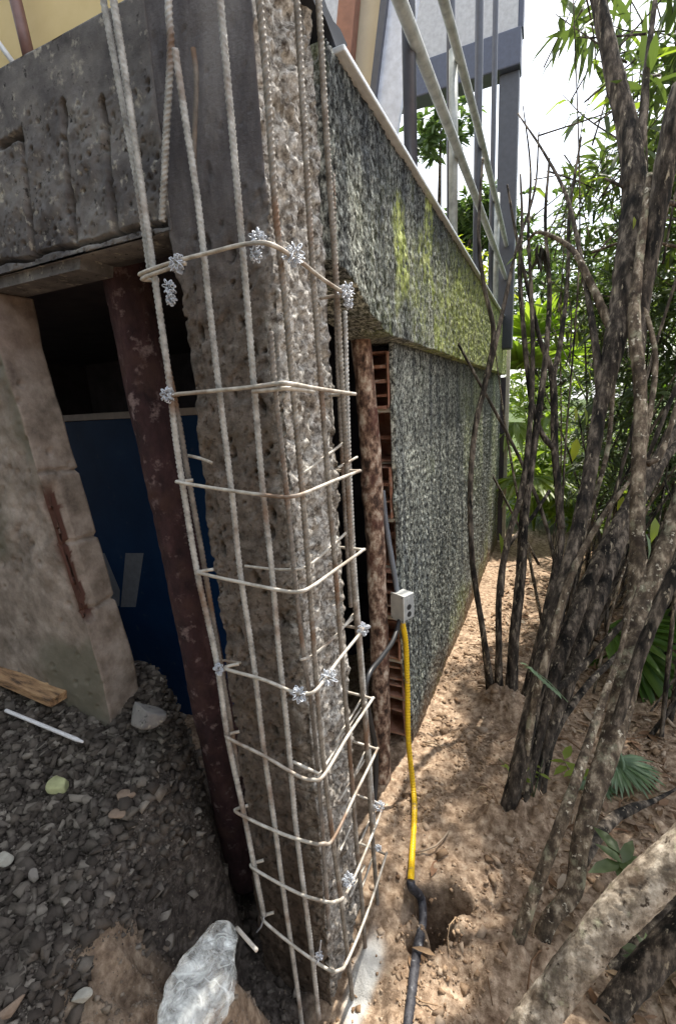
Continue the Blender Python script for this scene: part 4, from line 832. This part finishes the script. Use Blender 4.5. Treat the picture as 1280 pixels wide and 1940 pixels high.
for p, mt in (([(948, 1592, 0, 44), (975, 1480, 1.6, 40), (1005, 1350, 1.58, 38), (1040, 1200, 1.57, 36), (1075, 1080, 1.57, 34), (1110, 930, 1.58, 33), (1135, 780, 1.6, 34), (1165, 640, 1.6, 54), (1190, 500, 1.6, 70), (1203, 380, 1.6, 72), (1190, 260, 1.6, 62), (1158, 120, 1.6, 52), (1126, -30, 1.6, 46)], 'dbark'),
              ([(1209, 800, 1.49, 16), (1208, 700, 1.52, 26), (1216, 580, 1.54, 38), (1240, 430, 1.5, 52), (1262, 300, 1.45, 62), (1290, 160, 1.4, 60)], 'dbark'),
              ([(975, 1588, 0, 40), (1000, 1460, 1.62, 36), (1045, 1290, 1.6, 34), (1095, 1150, 1.62, 36), (1150, 1030, 1.64, 32), (1210, 920, 1.66, 26), (1300, 780, 1.7, 22)], 'dbark'),
              ([(998, 1560, 0, 26), (1030, 1420, 1.68, 24), (1085, 1260, 1.68, 40), (1130, 1130, 1.7, 44), (1180, 1010, 1.75, 34), (1250, 880, 1.8, 26), (1300, 820, 1.84, 20)], 'dbark'),
              ([(985, 1500, 1.6, 20), (1010, 1340, 1.55, 18), (1050, 1190, 1.54, 17), (1085, 1080, 1.54, 16), (1140, 980, 1.55, 13), (1200, 900, 1.56, 9)], 'bark'),
              ([(1030, 1330, 1.6, 20), (1105, 1260, 1.62, 18), (1170, 1190, 1.6, 15), (1240, 1120, 1.6, 13), (1310, 1060, 1.6, 10)], 'dbark'),
              ([(1020, 1545, 0, 20), (1046, 1400, 1.75, 19), (1110, 1300, 1.8, 16), (1180, 1230, 1.85, 14), (1290, 1110, 1.9, 11)], 'dbark'),
              ([(1140, 770, 1.6, 26), (1125, 640, 1.62, 18), (1105, 520, 1.66, 13), (1075, 380, 1.7, 10), (1030, 290, 1.75, 7), (980, 215, 1.8, 4)], 'dbark'),
              ([(1200, 330, 1.6, 34), (1216, 240, 1.6, 28), (1224, 130, 1.6, 20), (1240, 0, 1.6, 16)], 'dbark'),
              ([(1165, 640, 1.6, 24), (1100, 500, 1.65, 16), (1070, 462, 1.7, 13), (1020, 440, 1.75, 9), (1000, 455, 1.8, 6)], 'bark'),
              ([(1300, 395, 1.6, 15), (1240, 374, 1.6, 14), (1190, 358, 1.6, 12), (1145, 338, 1.6, 5)], 'dbark'),
              ([(1295, 470, 1.6, 9), (1200, 455, 1.62, 9), (1120, 478, 1.65, 7)], 'bark'),
              ([(1085, 1080, 1.54, 12), (1120, 960, 1.6, 11), (1150, 850, 1.66, 11), (1165, 700, 1.7, 10), (1190, 600, 1.75, 8), (1240, 470, 1.8, 6), (1270, 380, 1.85, 4)], 'bark')):
    stem(s2, based(p) if p[0][2] == 0 else p, mt, 16)
s3 = thing('shrub', onz(975, 1850, 0), 'mottled grey forked stem rising just behind the thick leaning trunk', 'shrub', 'multi stemmed shrubs beside the path')
for p, mt in (([(955, 1858, 0, 38), (985, 1765, 1.24, 36), (1020, 1670, 1.22, 34), (1060, 1565, 1.22, 32), (1100, 1450, 1.25, 26), (1140, 1330, 1.3, 18), (1172, 1240, 1.32, 12), (1196, 1150, 1.34, 7), (1225, 1060, 1.36, 3)], 'bark'),
              ([(1010, 1830, 0, 44), (1040, 1745, 1.27, 46), (1085, 1685, 1.28, 50), (1098, 1600, 1.30, 48), (1125, 1500, 1.32, 52), (1162, 1390, 1.36, 58), (1190, 1270, 1.40, 58), (1208, 1150, 1.44, 62), (1206, 1040, 1.46, 36), (1208, 900, 1.47, 33), (1212, 740, 1.48, 32), (1200, 600, 1.49, 30), (1212, 470, 1.5, 24), (1230, 330, 1.5, 18)], 'bark'),
              ([(1210, 1140, 1.44, 50), (1250, 1060, 1.43, 44), (1285, 960, 1.43, 40), (1310, 850, 1.43, 36)], 'bark'),
              ([(1150, 1420, 1.36, 26), (1215, 1230, 1.33, 30), (1270, 1100, 1.3, 32), (1310, 1010, 1.3, 32)], 'dbark'),
              ([(1100, 1630, 1.34, 40), (1150, 1560, 1.42, 32), (1200, 1530, 1.5, 24), (1230, 1520, 1.55, 15), (1270, 1500, 1.6, 8), (1320, 1470, 1.66, 4)], 'dbark'),
              ([(1215, 870, 1.48, 15), (1240, 700, 1.5, 14), (1225, 600, 1.52, 12), (1200, 560, 1.54, 9)], 'bark'),
              ([(1225, 880, 1.46, 16), (1255, 850, 1.46, 14), (1300, 700, 1.46, 10)], 'bark')):
    stem(s3, based(p) if p[0][2] == 0 else p, mt, 18)
t1 = thing('leaning_trunk', onz(985, 1950, 0), 'thick pale leaning trunk crossing the bottom right corner', 'tree')
P = stem(t1, [(800, 2240, 1.03, 140), (910, 2080, 1.02, 122), (1008, 1940, 1.01, 110), (1093, 1825, 1.0, 106), (1178, 1722, .99, 112), (1250, 1652, .98, 112), (1350, 1572, .97, 122), (1640, 1330, 1.0, 120), (2100, 900, 1.15, 100)], 'trunk', 64, .005, .11, 'trunk')
t2 = thing('leaning_trunk', onz(1150, 1940, -.05), 'darker mossy trunk behind the thick pale leaning trunk', 'tree')
stem(t2, [(1010, 2170, 1.14, 84), (1090, 2020, 1.13, 84), (1165, 1905, 1.12, 88), (1240, 1815, 1.10, 96), (1330, 1720, 1.08, 100), (1600, 1440, 1.1, 90), (2000, 1000, 1.25, 70)], 'dbark', 30, .008, .10, 'trunk')
stem(t2, [(1020, 2030, 1.16, 50), (1110, 1890, 1.2, 48), (1180, 1810, 1.22, 42), (1300, 1690, 1.24, 40), (1520, 1400, 1.35, 26), (1700, 1100, 1.5, 10)], 'dbark', 20, .01, .10, 'limb')

def whorls(n, cfun, g, L=(.10, .17), Wr=(.14, .2), per=(7, 13), up=.3, droop=.3):
    B = []; D = []; Ls = []
    for _ in range(n):
        c_ = cfun(g); k = g.integers(*per); a_ = g.uniform(0, 6.28, k)
        axis_ = g.normal(size=3)*.5+np.array([0, 0, up]); d = np.stack([np.cos(a_), np.sin(a_), g.normal(0, .35, k)], 1)+axis_*.6
        B.append(c_+g.normal(0, .018, (k, 3))); D.append(d); Ls.append(g.uniform(*L, k))
    B = np.vstack(B); D = np.vstack(D); Ls = np.concatenate(Ls); U_ = np.array([0, 0, 1.0])+g.normal(0, .35, B.shape)
    return leafmesh(B, D, U_, Ls, Ls*g.uniform(*Wr, len(Ls)), droop)
def ell(cx, cy, cz, rx, ry, rz):
    def f(g):
        while True:
            p = g.uniform(-1, 1, 3)
            if p@p < 1: return np.array([cx, cy, cz])+p*np.array([rx, ry, rz])
    return f
def cloud(n, fs, g, **kw): return joinm([whorls(n//len(fs), f, g, **kw) for f in fs])
# each big readable leaf of the near shrubs is a part; the rest of the foliage is one mass per shrub
PROTO = {}
def leafproto(mat):
    if mat not in PROTO:
        V, F = leafmesh(np.zeros((1, 3)), np.array([[0, 1., 0]]), np.array([[0, 0, 1.]]), 1.0, .2, .25)
        me = bpy.data.meshes.new('leaf'); me.from_pydata([tuple(v) for v in V], [], [tuple(int(i) for i in f) for f in F]); me.materials.append(MAT[mat]); me.update()
        for p_ in me.polygons: p_.use_smooth = True
        PROTO[mat] = me
    return PROTO[mat]
def leafpart(parent, p, d, L, mat='leaf', wf=1.0, roll=0.0):
    d = np.asarray(d, float); d /= np.linalg.norm(d); s_ = np.cross(d, [0, 0, 1.]); s_ /= np.linalg.norm(s_)+1e-9; u_ = np.cross(s_, d)
    c_, n_ = math.cos(roll), math.sin(roll); s2_, u2_ = s_*c_+u_*n_, u_*c_-s_*n_
    o = bpy.data.objects.new('leaf', leafproto(mat)); COL.objects.link(o); o.parent = parent
    q = np.asarray(p, float)-wloc(parent); X = Matrix.Identity(4)
    for k in range(3): X[k][0] = s2_[k]*L*wf; X[k][1] = d[k]*L; X[k][2] = u2_[k]*L; X[k][3] = q[k]
    o.matrix_local = X; return o
g = np.random.default_rng(21)
def twigs(parent, spots, mat, seed, L=(.11, .18), per=(6, 10)):
    """leafy twig ends: thin shoot with its leaves, each leaf a part"""
    g = np.random.default_rng(seed); TW = []
    for p in spots:
        d = g.normal(size=3)*.5+np.array([.0, -.1, .55]); d /= np.linalg.norm(d); k = g.integers(*per)
        tip = p+d*.16; V, F = tube([p-d*.25+g.normal(0, .03, 3), p, tip], [.0045, .0032, .0015], .05, 5); mesh('twig', V, tri(F), MAT['dbark'], parent, True)
        for i_ in range(k):
            a_ = i_*2.4+g.uniform(-.4, .4); e1 = np.cross(d, [1, .2, 0]); e1 /= np.linalg.norm(e1); e2 = np.cross(d, e1)
            leafpart(parent, p+d*.16*(i_/k), e1*math.cos(a_)+e2*math.sin(a_)+d*g.uniform(.1, .9)-np.array([0, 0, g.uniform(0, .5)]), g.uniform(*L), mat if g.uniform() < .93 else 'bright', g.uniform(.7, 1.15), g.uniform(-.5, .5))
def spots(n, boxes, g):
    out = []
    for _ in range(n):
        x0, y0, x1, y1, d0, d1 = boxes[g.integers(len(boxes))]; out.append(pd(g.uniform(x0, x1), g.uniform(y0, y1), g.uniform(d0, d1)))
    return out
twigs(s2, spots(32, [(1120, 60, 1290, 330, 1.9, 2.8), (1080, 220, 1180, 380, 2.2, 3.0), (1080, 330, 1280, 520, 2.2, 3.2)], g), 'leaf', 3)
twigs(s1, spots(24, [(1040, 300, 1140, 520, 2.5, 3.4), (1010, 440, 1200, 640, 2.6, 3.4)], g), 'leaf', 4, (.10, .16))
twigs(s3, spots(36, [(1190, 60, 1300, 420, 1.6, 2.4), (1090, -60, 1290, 110, 1.8, 2.6)], g), 'leaf', 5, (.13, .2))
for px, py, d, mt, L, dx in ((945, 1010, 2.2, 'bright', .1, .3), (1092, 830, 1.7, 'yleaf', .085, -.1), (1088, 770, 1.75, 'yleaf', .06, .2), (1105, 770, 1.8, 'bright', .08, .3), (1112, 700, 1.8, 'yleaf', .05, .4), (1160, 715, 1.8, 'yleaf', .05, .2), (1180, 940, 1.7, 'yleaf', .07, -.2), (1200, 410, 1.55, 'yleaf', .04, .1),
                             (1240, 980, 1.35, 'bright', .075, .0), (1222, 1010, 1.4, 'wleaf', .08, .3), (1250, 290, 1.5, 'bright', .08, .6), (1010, 355, 2.3, 'bright', .13, 1.)):
    leafpart(s2, pd(px, py, d), [dx, -.3, -.9], L, mt, 2.1, .4)
for f, par, n, L in ((ell(1.0, 2.9, 2.75, .65, .6, .75), s2, 110, (.10, .17)), (ell(.45, 3.6, 2.35, .55, .6, .7), s1, 150, (.09, .15)), (ell(1.15, 2.5, 3.1, .55, .6, .7), s3, 90, (.10, .17))):
    V, F = whorls(int(n*1.7), f, g, L=L, Wr=(.15, .22)); o = mesh('foliage', V, F, MAT['leaf'], par, True); o['kind'] = 'stuff'
# thicket of thin stems and narrow leaves behind the shrubs
TW = []
for _ in range(150):
    x0 = g.uniform(.0, 3.4); y0 = g.uniform(3.0, 5.6); h = g.uniform(1.2, 3.2); lean = g.normal(.25, .28, 2)
    if x0 < .25 and g.uniform() < .6: continue
    z0 = gz_at(x0, y0)-.05; TW.append(tube([(x0, y0, z0), (x0+lean[0]*.4*h, y0+lean[1]*.3*h, z0+h*.5), (x0+lean[0]*h, y0+lean[1]*.8*h, z0+h)], [g.uniform(.008, .026), .009, .004], .12, 6))
V, F = joinm(TW); tag(mesh('thicket_stems', V, F, MAT['dbark'], None, True), kind='stuff')
V, F = cloud(1700, [ell(.75, 3.5, 1.3, .6, .6, .9), ell(1.5, 3.0, 2.6, .8, .7, .8), ell(1.3, 4.3, 1.9, 1.3, .9, 1.0), ell(2.6, 4.2, 1.6, 1.2, 1.2, 1.3), ell(.9, 4.8, 1.1, .9, .8, .9), ell(2.0, 3.6, 2.6, 1.2, .8, .8)], g, L=(.10, .2), Wr=(.10, .16), droop=.5)
tag(mesh('thicket_leaves', V, F, MAT['leaf'], None, True), kind='stuff')
V, F = cloud(760, [ell(1.0, 6.6, .6, .9, .8, .7), ell(2.4, 6.5, .8, 1.4, 1, .9), ell(.15, 7.2, .6, .45, .8, .6), ell(1.2, 5.4, .3, .9, .6, .4), ell(-.1, 6.6, .35, .5, .5, .45), ell(.4, 6.0, .3, .45, .5, .4), ell(-.2, 8.2, 1.2, .8, .8, 1.1)], g, L=(.10, .24), Wr=(.2, .34), droop=.4)
tag(mesh('undergrowth', V, F, MAT['bright'], None, True), kind='stuff')

def fan(p, d, R_, n, g, spread=2.6, fold=.25, w0=.055):
    d = np.asarray(d, float); d /= np.linalg.norm(d); s_ = np.cross(d, [0, 0, 1.]); s_ /= np.linalg.norm(s_); u_ = np.cross(s_, d); Vs = []; Fs = []
    for k in range(n):
        a_ = (k/(n-1)-.5)*spread+g.normal(0, .02); e = d*math.cos(a_)+s_*math.sin(a_); sd_ = -d*math.sin(a_)+s_*math.cos(a_); L = R_*g.uniform(.88, 1.05)*(1-.12*abs(a_)); dr = g.uniform(.12, .4); w_ = w0*R_
        pts = []
        for tt, ww in ((.02, .25), (.35, .8), (.65, .9), (.85, .5), (1, .02)):
            c_ = p+e*L*tt+np.array([0, 0, -1])*L*dr*tt**2.2
            pts += [c_-sd_*w_*ww+u_*w_*ww*.35, c_-u_*w_*ww*fold, c_+sd_*w_*ww+u_*w_*ww*.35]
        f = []
        for r_ in range(4):
            for q_ in range(2): b0 = r_*3+q_; f.append((b0, b0+1, b0+4)); f.append((b0, b0+4, b0+3))
        Vs.append(np.array(pts)); Fs.append((Vs[-1], np.array(f)))
    return joinm(Fs)
def palm(name, base, fr, label, mat='palm', seed=0):
    g = np.random.default_rng(seed); base = np.asarray(base, float); o = thing(name, base, label, 'palm', 'fan palms around the shrubs')
    for tip, d, R_ in fr:
        tip = np.asarray(tip, float); md = (base+tip)/2+np.array([0, 0, .12]); V1, F1 = tube([base, md, tip], [.010, .007, .005], .05, 6)
        V2, F2 = fan(tip, d, R_, 26, g); V, F = joinm([(V1, F1), (V2, F2)]); mesh('frond', V, F, MAT[mat], o)
    return o
B1 = onz(1010, 1010, -.2); B1[2] = gz_at(B1[0], B1[1])
palm('fan_palm', B1, [(pd(985, 700, 5.6), (-.2, -.5, .5), .8), (pd(1020, 690, 5.8), (.5, -.4, .4), .9), (pd(975, 800, 5.4), (-.3, -.7, -.1), .7), (pd(1045, 790, 5.6), (.6, -.6, .1), .8), (pd(1000, 900, 5.2), (.1, -.8, .0), .7), (pd(1010, 640, 5.6), (.2, -.5, .7), .8)], 'bright yellow green fan palm at the far end of the path', 'bright', 2)
B2 = onz(1215, 1330, 0); B2[2] = gz_at(B2[0], B2[1])
palm('fan_palm', B2, [(pd(1150, 1190, 2.5), (.9, -.3, .25), .45), (pd(1185, 1225, 2.4), (.9, -.5, -.25), .42), (pd(1130, 1250, 2.6), (.3, -.6, -.1), .33), (pd(1240, 1170, 2.6), (.8, -.2, .3), .42)], 'glossy fan palm spreading over the ground right of the forked stem', 'palm', 3)
palm('fan_palm', (1.5, 5.0, -.1), [((1.1, 4.8, 1.4), (-.6, -.5, .3), .6), ((1.6, 4.6, 1.7), (.1, -.8, .3), .65), ((2.0, 4.8, 1.3), (.8, -.4, .2), .6), ((1.35, 4.7, 2.2), (-.3, -.6, .6), .6), ((1.9, 5.0, 2.1), (.5, -.3, .7), .6), ((1.2, 4.6, .8), (-.4, -.8, .0), .55)], 'dark green fan palm deep in the thicket behind the shrubs', 'palm', 4)
palm('fan_palm', onz(1180, 1520, 0), [(pd(1165, 1440, 1.75), (.8, -.5, .1), .16), (pd(1130, 1470, 1.75), (-.3, -.7, .1), .12)], 'small pale drooping palm seedling above the thick leaning trunk', 'wleaf', 6)

def tree(base, h, rad, crowns, n, label, mat, seed, L=(.14, .26), tr=.12, Wr=(.25, .4), grp='trees beyond the path'):
    g = np.random.default_rng(seed); base = np.array(base, float); base[2] = gz_at(base[0], base[1])-.1; o = thing('tree', base, label, 'tree', grp)
    top = base+np.array([g.normal(0, .3), g.normal(0, .3), h*.75]); parts = [tube([base, (base+top)/2+g.normal(0, .15, 3), top], [tr, tr*.7, tr*.3], .2, 10)]
    fs = [ell(*(base+np.array(c_[:3])), *c_[3:]) for c_ in crowns]
    for c_ in crowns: parts.append(tube([base+np.array([0, 0, h*.35]), base+np.array(c_[:3])*[.5, .5, .8], base+np.array(c_[:3])], [tr*.5, tr*.35, tr*.12], .2, 7))
    V, F = joinm(parts); mesh('trunk', V, F, MAT['dbark'], o, True)
    V, F = cloud(n, fs, g, L=L, Wr=Wr, per=(8, 14)); mesh('crown', V, F, MAT[mat], o, True); return o
def crownset(g, h, r, n): return [(g.normal(0, r*.55), g.normal(0, r*.5), h*g.uniform(.45, .95), r*g.uniform(.35, .6), r*g.uniform(.35, .6), r*g.uniform(.3, .5)) for _ in range(n)]
TL = [((-2.0, 9.5, 0), 6.4, 1.0, 'dark airy tree behind the house post', 'farleaf'), ((1.2, 12.5, 0), 5.4, 2.2, 'round green tree at the end of the path', 'farleaf'), ((3.4, 10.5, 0), 6.5, 2.4, 'dense green tree behind the thicket', 'farleaf'),
      ((6.2, 9.5, 0), 8.0, 2.6, 'tall tree beyond the palm on the right', 'farleaf'), ((3.0, 7.2, 0), 5.0, 1.5, 'slender leafy tree just behind the thicket', 'leaf'), ((5.0, 6.2, 0), 6.2, 1.9, 'tall leafy tree on the right behind the shrubs', 'leaf'),
      ((-.4, 15, 0), 4.6, 2.2, 'low far tree beyond the house corner', 'farleaf'), ((-4.2, 12, 0), 5.4, 2.0, 'far tree seen between the railing uprights', 'farleaf'), ((9.5, 13, 0), 9, 3.2, 'far tall tree at the right edge', 'farleaf'), ((2.3, 16, 0), 6.0, 3.0, 'far broad tree between nearer crowns', 'farleaf')]
for k, (b_, h, r, lb, mt) in enumerate(TL):
    g2 = np.random.default_rng(100+k); tree(b_, h, r, crownset(g2, h, r, 9), 560, lb, mt, 200+k)
bu = thing('bush', (-1.2, 6.4, 0), 'sunny yellow green bush behind the railing', 'bush')
V, F = cloud(260, [ell(-1.2, 6.2, 2.9, .5, .5, .45), ell(-.95, 6.6, 2.6, .5, .5, .5), ell(-2.2, 6.0, 3.4, .5, .4, .5)], g, L=(.07, .15), Wr=(.2, .35)); mesh('foliage', V, F, MAT['yleaf'], bu, True)
V, F = joinm([tube([(-1.2, 6.4, -.3), (-1.15, 6.4, 1.5), (-1.1, 6.3, 2.8)], [.04, .03, .012], .2, 8), tube([(-1.2, 6.4, .8), (-1.7, 6.2, 2.2), (-2.2, 6.0, 3.3)], [.03, .022, .01], .2, 8)]); mesh('stems', V, F, MAT['dbark'], bu, True)
# unseen trees added behind the camera to shade the near side of the house
for k, (b_, h, r) in enumerate((((-2.6, -2.6, 0), 4.4, 1.9), ((-.4, -3.0, 0), 4.8, 1.9), ((-4.6, -1.2, 0), 4.6, 1.8), ((1.9, -2.8, 0), 4.6, 1.8))):
    g2 = np.random.default_rng(300+k); cs = crownset(g2, h, r, 8)+[(g2.normal(0, .8), g2.normal(0, .4), g2.uniform(.5, 2.), .9, .6, .8) for _ in range(4)]
    tree(b_, h, r, cs, 520, ['unseen shade tree added behind the camera facing the beam', 'unseen shade tree added behind the camera facing the column', 'unseen shade tree added at the far left facing the yellow wall', 'unseen shade tree added behind the camera facing the path'][k], 'farleaf', 400+k, L=(.2, .34))

# small plants and litter on the soil
def weed(base, n, label, mat, seed, L, h=.12, name='weed'):
    g = np.random.default_rng(seed); base = np.asarray(base, float); o = thing(name, base, label, 'plant'); ps = []
    for k in range(max(2, n//4)):
        d = g.normal(0, .6, 3); d[2] = 1; ps.append(tube([base, base+d*h*.5, base+d*h+np.array([0, 0, -.01])], [.0022, .0016, .0009], .02, 5))
        for i_ in range(4): a_ = g.uniform(0, 6.28); leafpart(o, base+d*h*g.uniform(.4, 1), [math.cos(a_), math.sin(a_), g.uniform(-.2, .5)], L*g.uniform(.7, 1.2), mat, 2.2)
    V, F = joinm(ps); mesh('stalks', V, F, MAT['leaf'], o, True)
weed(pd(1010, 1510, 1.6), 14, 'small wiry weed at the foot of the leaning stem clump', 'bright', 1, .035, .12)
weed(pd(1085, 1480, 1.62), 10, 'broad leaved seedling between the leaning stems', 'bright', 2, .07, .06, 'seedling')
weed(pd(958, 1905, 1.2), 4, 'two pale leaves sprouting at the base of the thick leaning trunk', 'wleaf', 3, .055, .03, 'seedling')
weed(pd(1255, 1850, 1.15), 5, 'dark broad leaves at the right edge over the mossy trunk', 'leaf', 4, .08, .04, 'seedling')
weed(pd(1165, 1640, 1.2), 4, 'single broad leaf hanging against the thick leaning trunk', 'leaf', 6, .08, .02, 'seedling')
g = np.random.default_rng(91); MAT['dead'] = leafmat('dead_leaf', [(.012, .011, .012), (.03, .024, .02), (.02, .017, .016)], .1)
for k in range(12): leafpart(s1, pd(1020+g.normal(0, 4), 455+k*3, 2.02), [g.normal(0, .5), g.normal(0, .4), -1], g.uniform(.07, .12), 'dead', 1.5, g.uniform(-1, 1))
sp = thing('leafy_sprig', pd(1030, 1285, 1.5), 'pale compound leaf sprig hanging before the stem clump', 'sprig')
c0, c1 = pd(1000, 1262, 1.5), pd(1075, 1330, 1.5); V, F = tube([c0, (c0+c1)/2+np.array([0, 0, .01]), c1], [.001, .0014, .0018], .01, 5); mesh('stalk', V, F, MAT['wleaf'], sp, True)
for k in range(14):
    p_ = c0+(c1-c0)*(k//2)/9.; leafpart(sp, p_, [(-.6 if k % 2 else .7), -.3, .5 if k % 2 else -.5], .032, 'wleaf', 2.4)
n = 6500; xy = np.stack([g.uniform(-.3, 1.9, n), .75+3.6*g.uniform(0, 1, n)**1.2], 1)
k_ = g.uniform(0, 1, n) < np.clip(.03+.8*sstep(-.05, .4, xy[:, 0])+.5*sstep(2, 3, xy[:, 1]), 0, 1); xy = xy[k_]; n = len(xy)
z, _ = terrain(xy[:, 0], xy[:, 1]); a_ = g.uniform(0, 6.28, n); Bs = np.stack([xy[:, 0], xy[:, 1], z+.004], 1); Ls = g.uniform(.025, .075, n)
V, F = leafmesh(Bs, np.stack([np.cos(a_), np.sin(a_), g.uniform(-.05, .4, n)], 1), np.array([0, 0, 1.])+g.normal(0, .4, (n, 3)), Ls, Ls*g.uniform(.15, .5, n), .25)
tag(mesh('leaf_litter', V, F, MAT['dry'], None, True), kind='stuff')
TW = []
for _ in range(260):
    x0, y0 = g.uniform(-.35, 1.5), g.uniform(.8, 3.8); a0 = g.uniform(0, 6.28); L = g.uniform(.04, .16); zz = gz_at(x0, y0)+.006
    TW.append(tube([(x0, y0, zz), (x0+L*.5*math.cos(a0), y0+L*.5*math.sin(a0), zz+.008), (x0+L*math.cos(a0+.3), y0+L*math.sin(a0+.3), gz_at(x0+L*math.cos(a0), y0+L*math.sin(a0))+.006)], g.uniform(.0012, .0035), .03, 5))
V, F = joinm(TW); tag(mesh('fallen_twigs', V, F, MAT['dry'], None, True), kind='stuff')
# a second thicket of thin leaning stems close behind the brown clump
s4 = thing('shrub', (.25, 2.35, 0), 'tangle of thin bare stems leaning to the right behind the stout clump', 'shrub', 'multi stemmed shrubs beside the path')
g = np.random.default_rng(77)
for k in range(130):
    x0, y0 = g.uniform(.0, 1.3), g.uniform(2.0, 3.8); tall = k % 3 == 0; L = g.uniform(1.9, 3.2) if tall else g.uniform(.8, 2.0); a_ = g.normal(.12, .16) if tall else g.normal(.55, .28); z0 = gz_at(x0, y0)-.04; r0 = g.uniform(.004, .012)
    P = np.array([(x0, y0, z0), (x0+L*.33*math.sin(a_*.7)+g.normal(0, .03), y0+g.normal(0, .05), z0+L*.36), (x0+L*.68*math.sin(a_*.9)+g.normal(0, .04), y0+g.normal(0, .1), z0+L*.7), (x0+L*math.sin(a_), y0+g.normal(0, .2), z0+L*math.cos(a_*.8))])
    V, F = tube(P, [r0, r0*.85, r0*.6, r0*.25], .03, 7, True, bark(.15, 30, seed=k)); mesh('stem', V, tri(F), MAT['dbark' if k % 5 else 'bark'], s4, True)
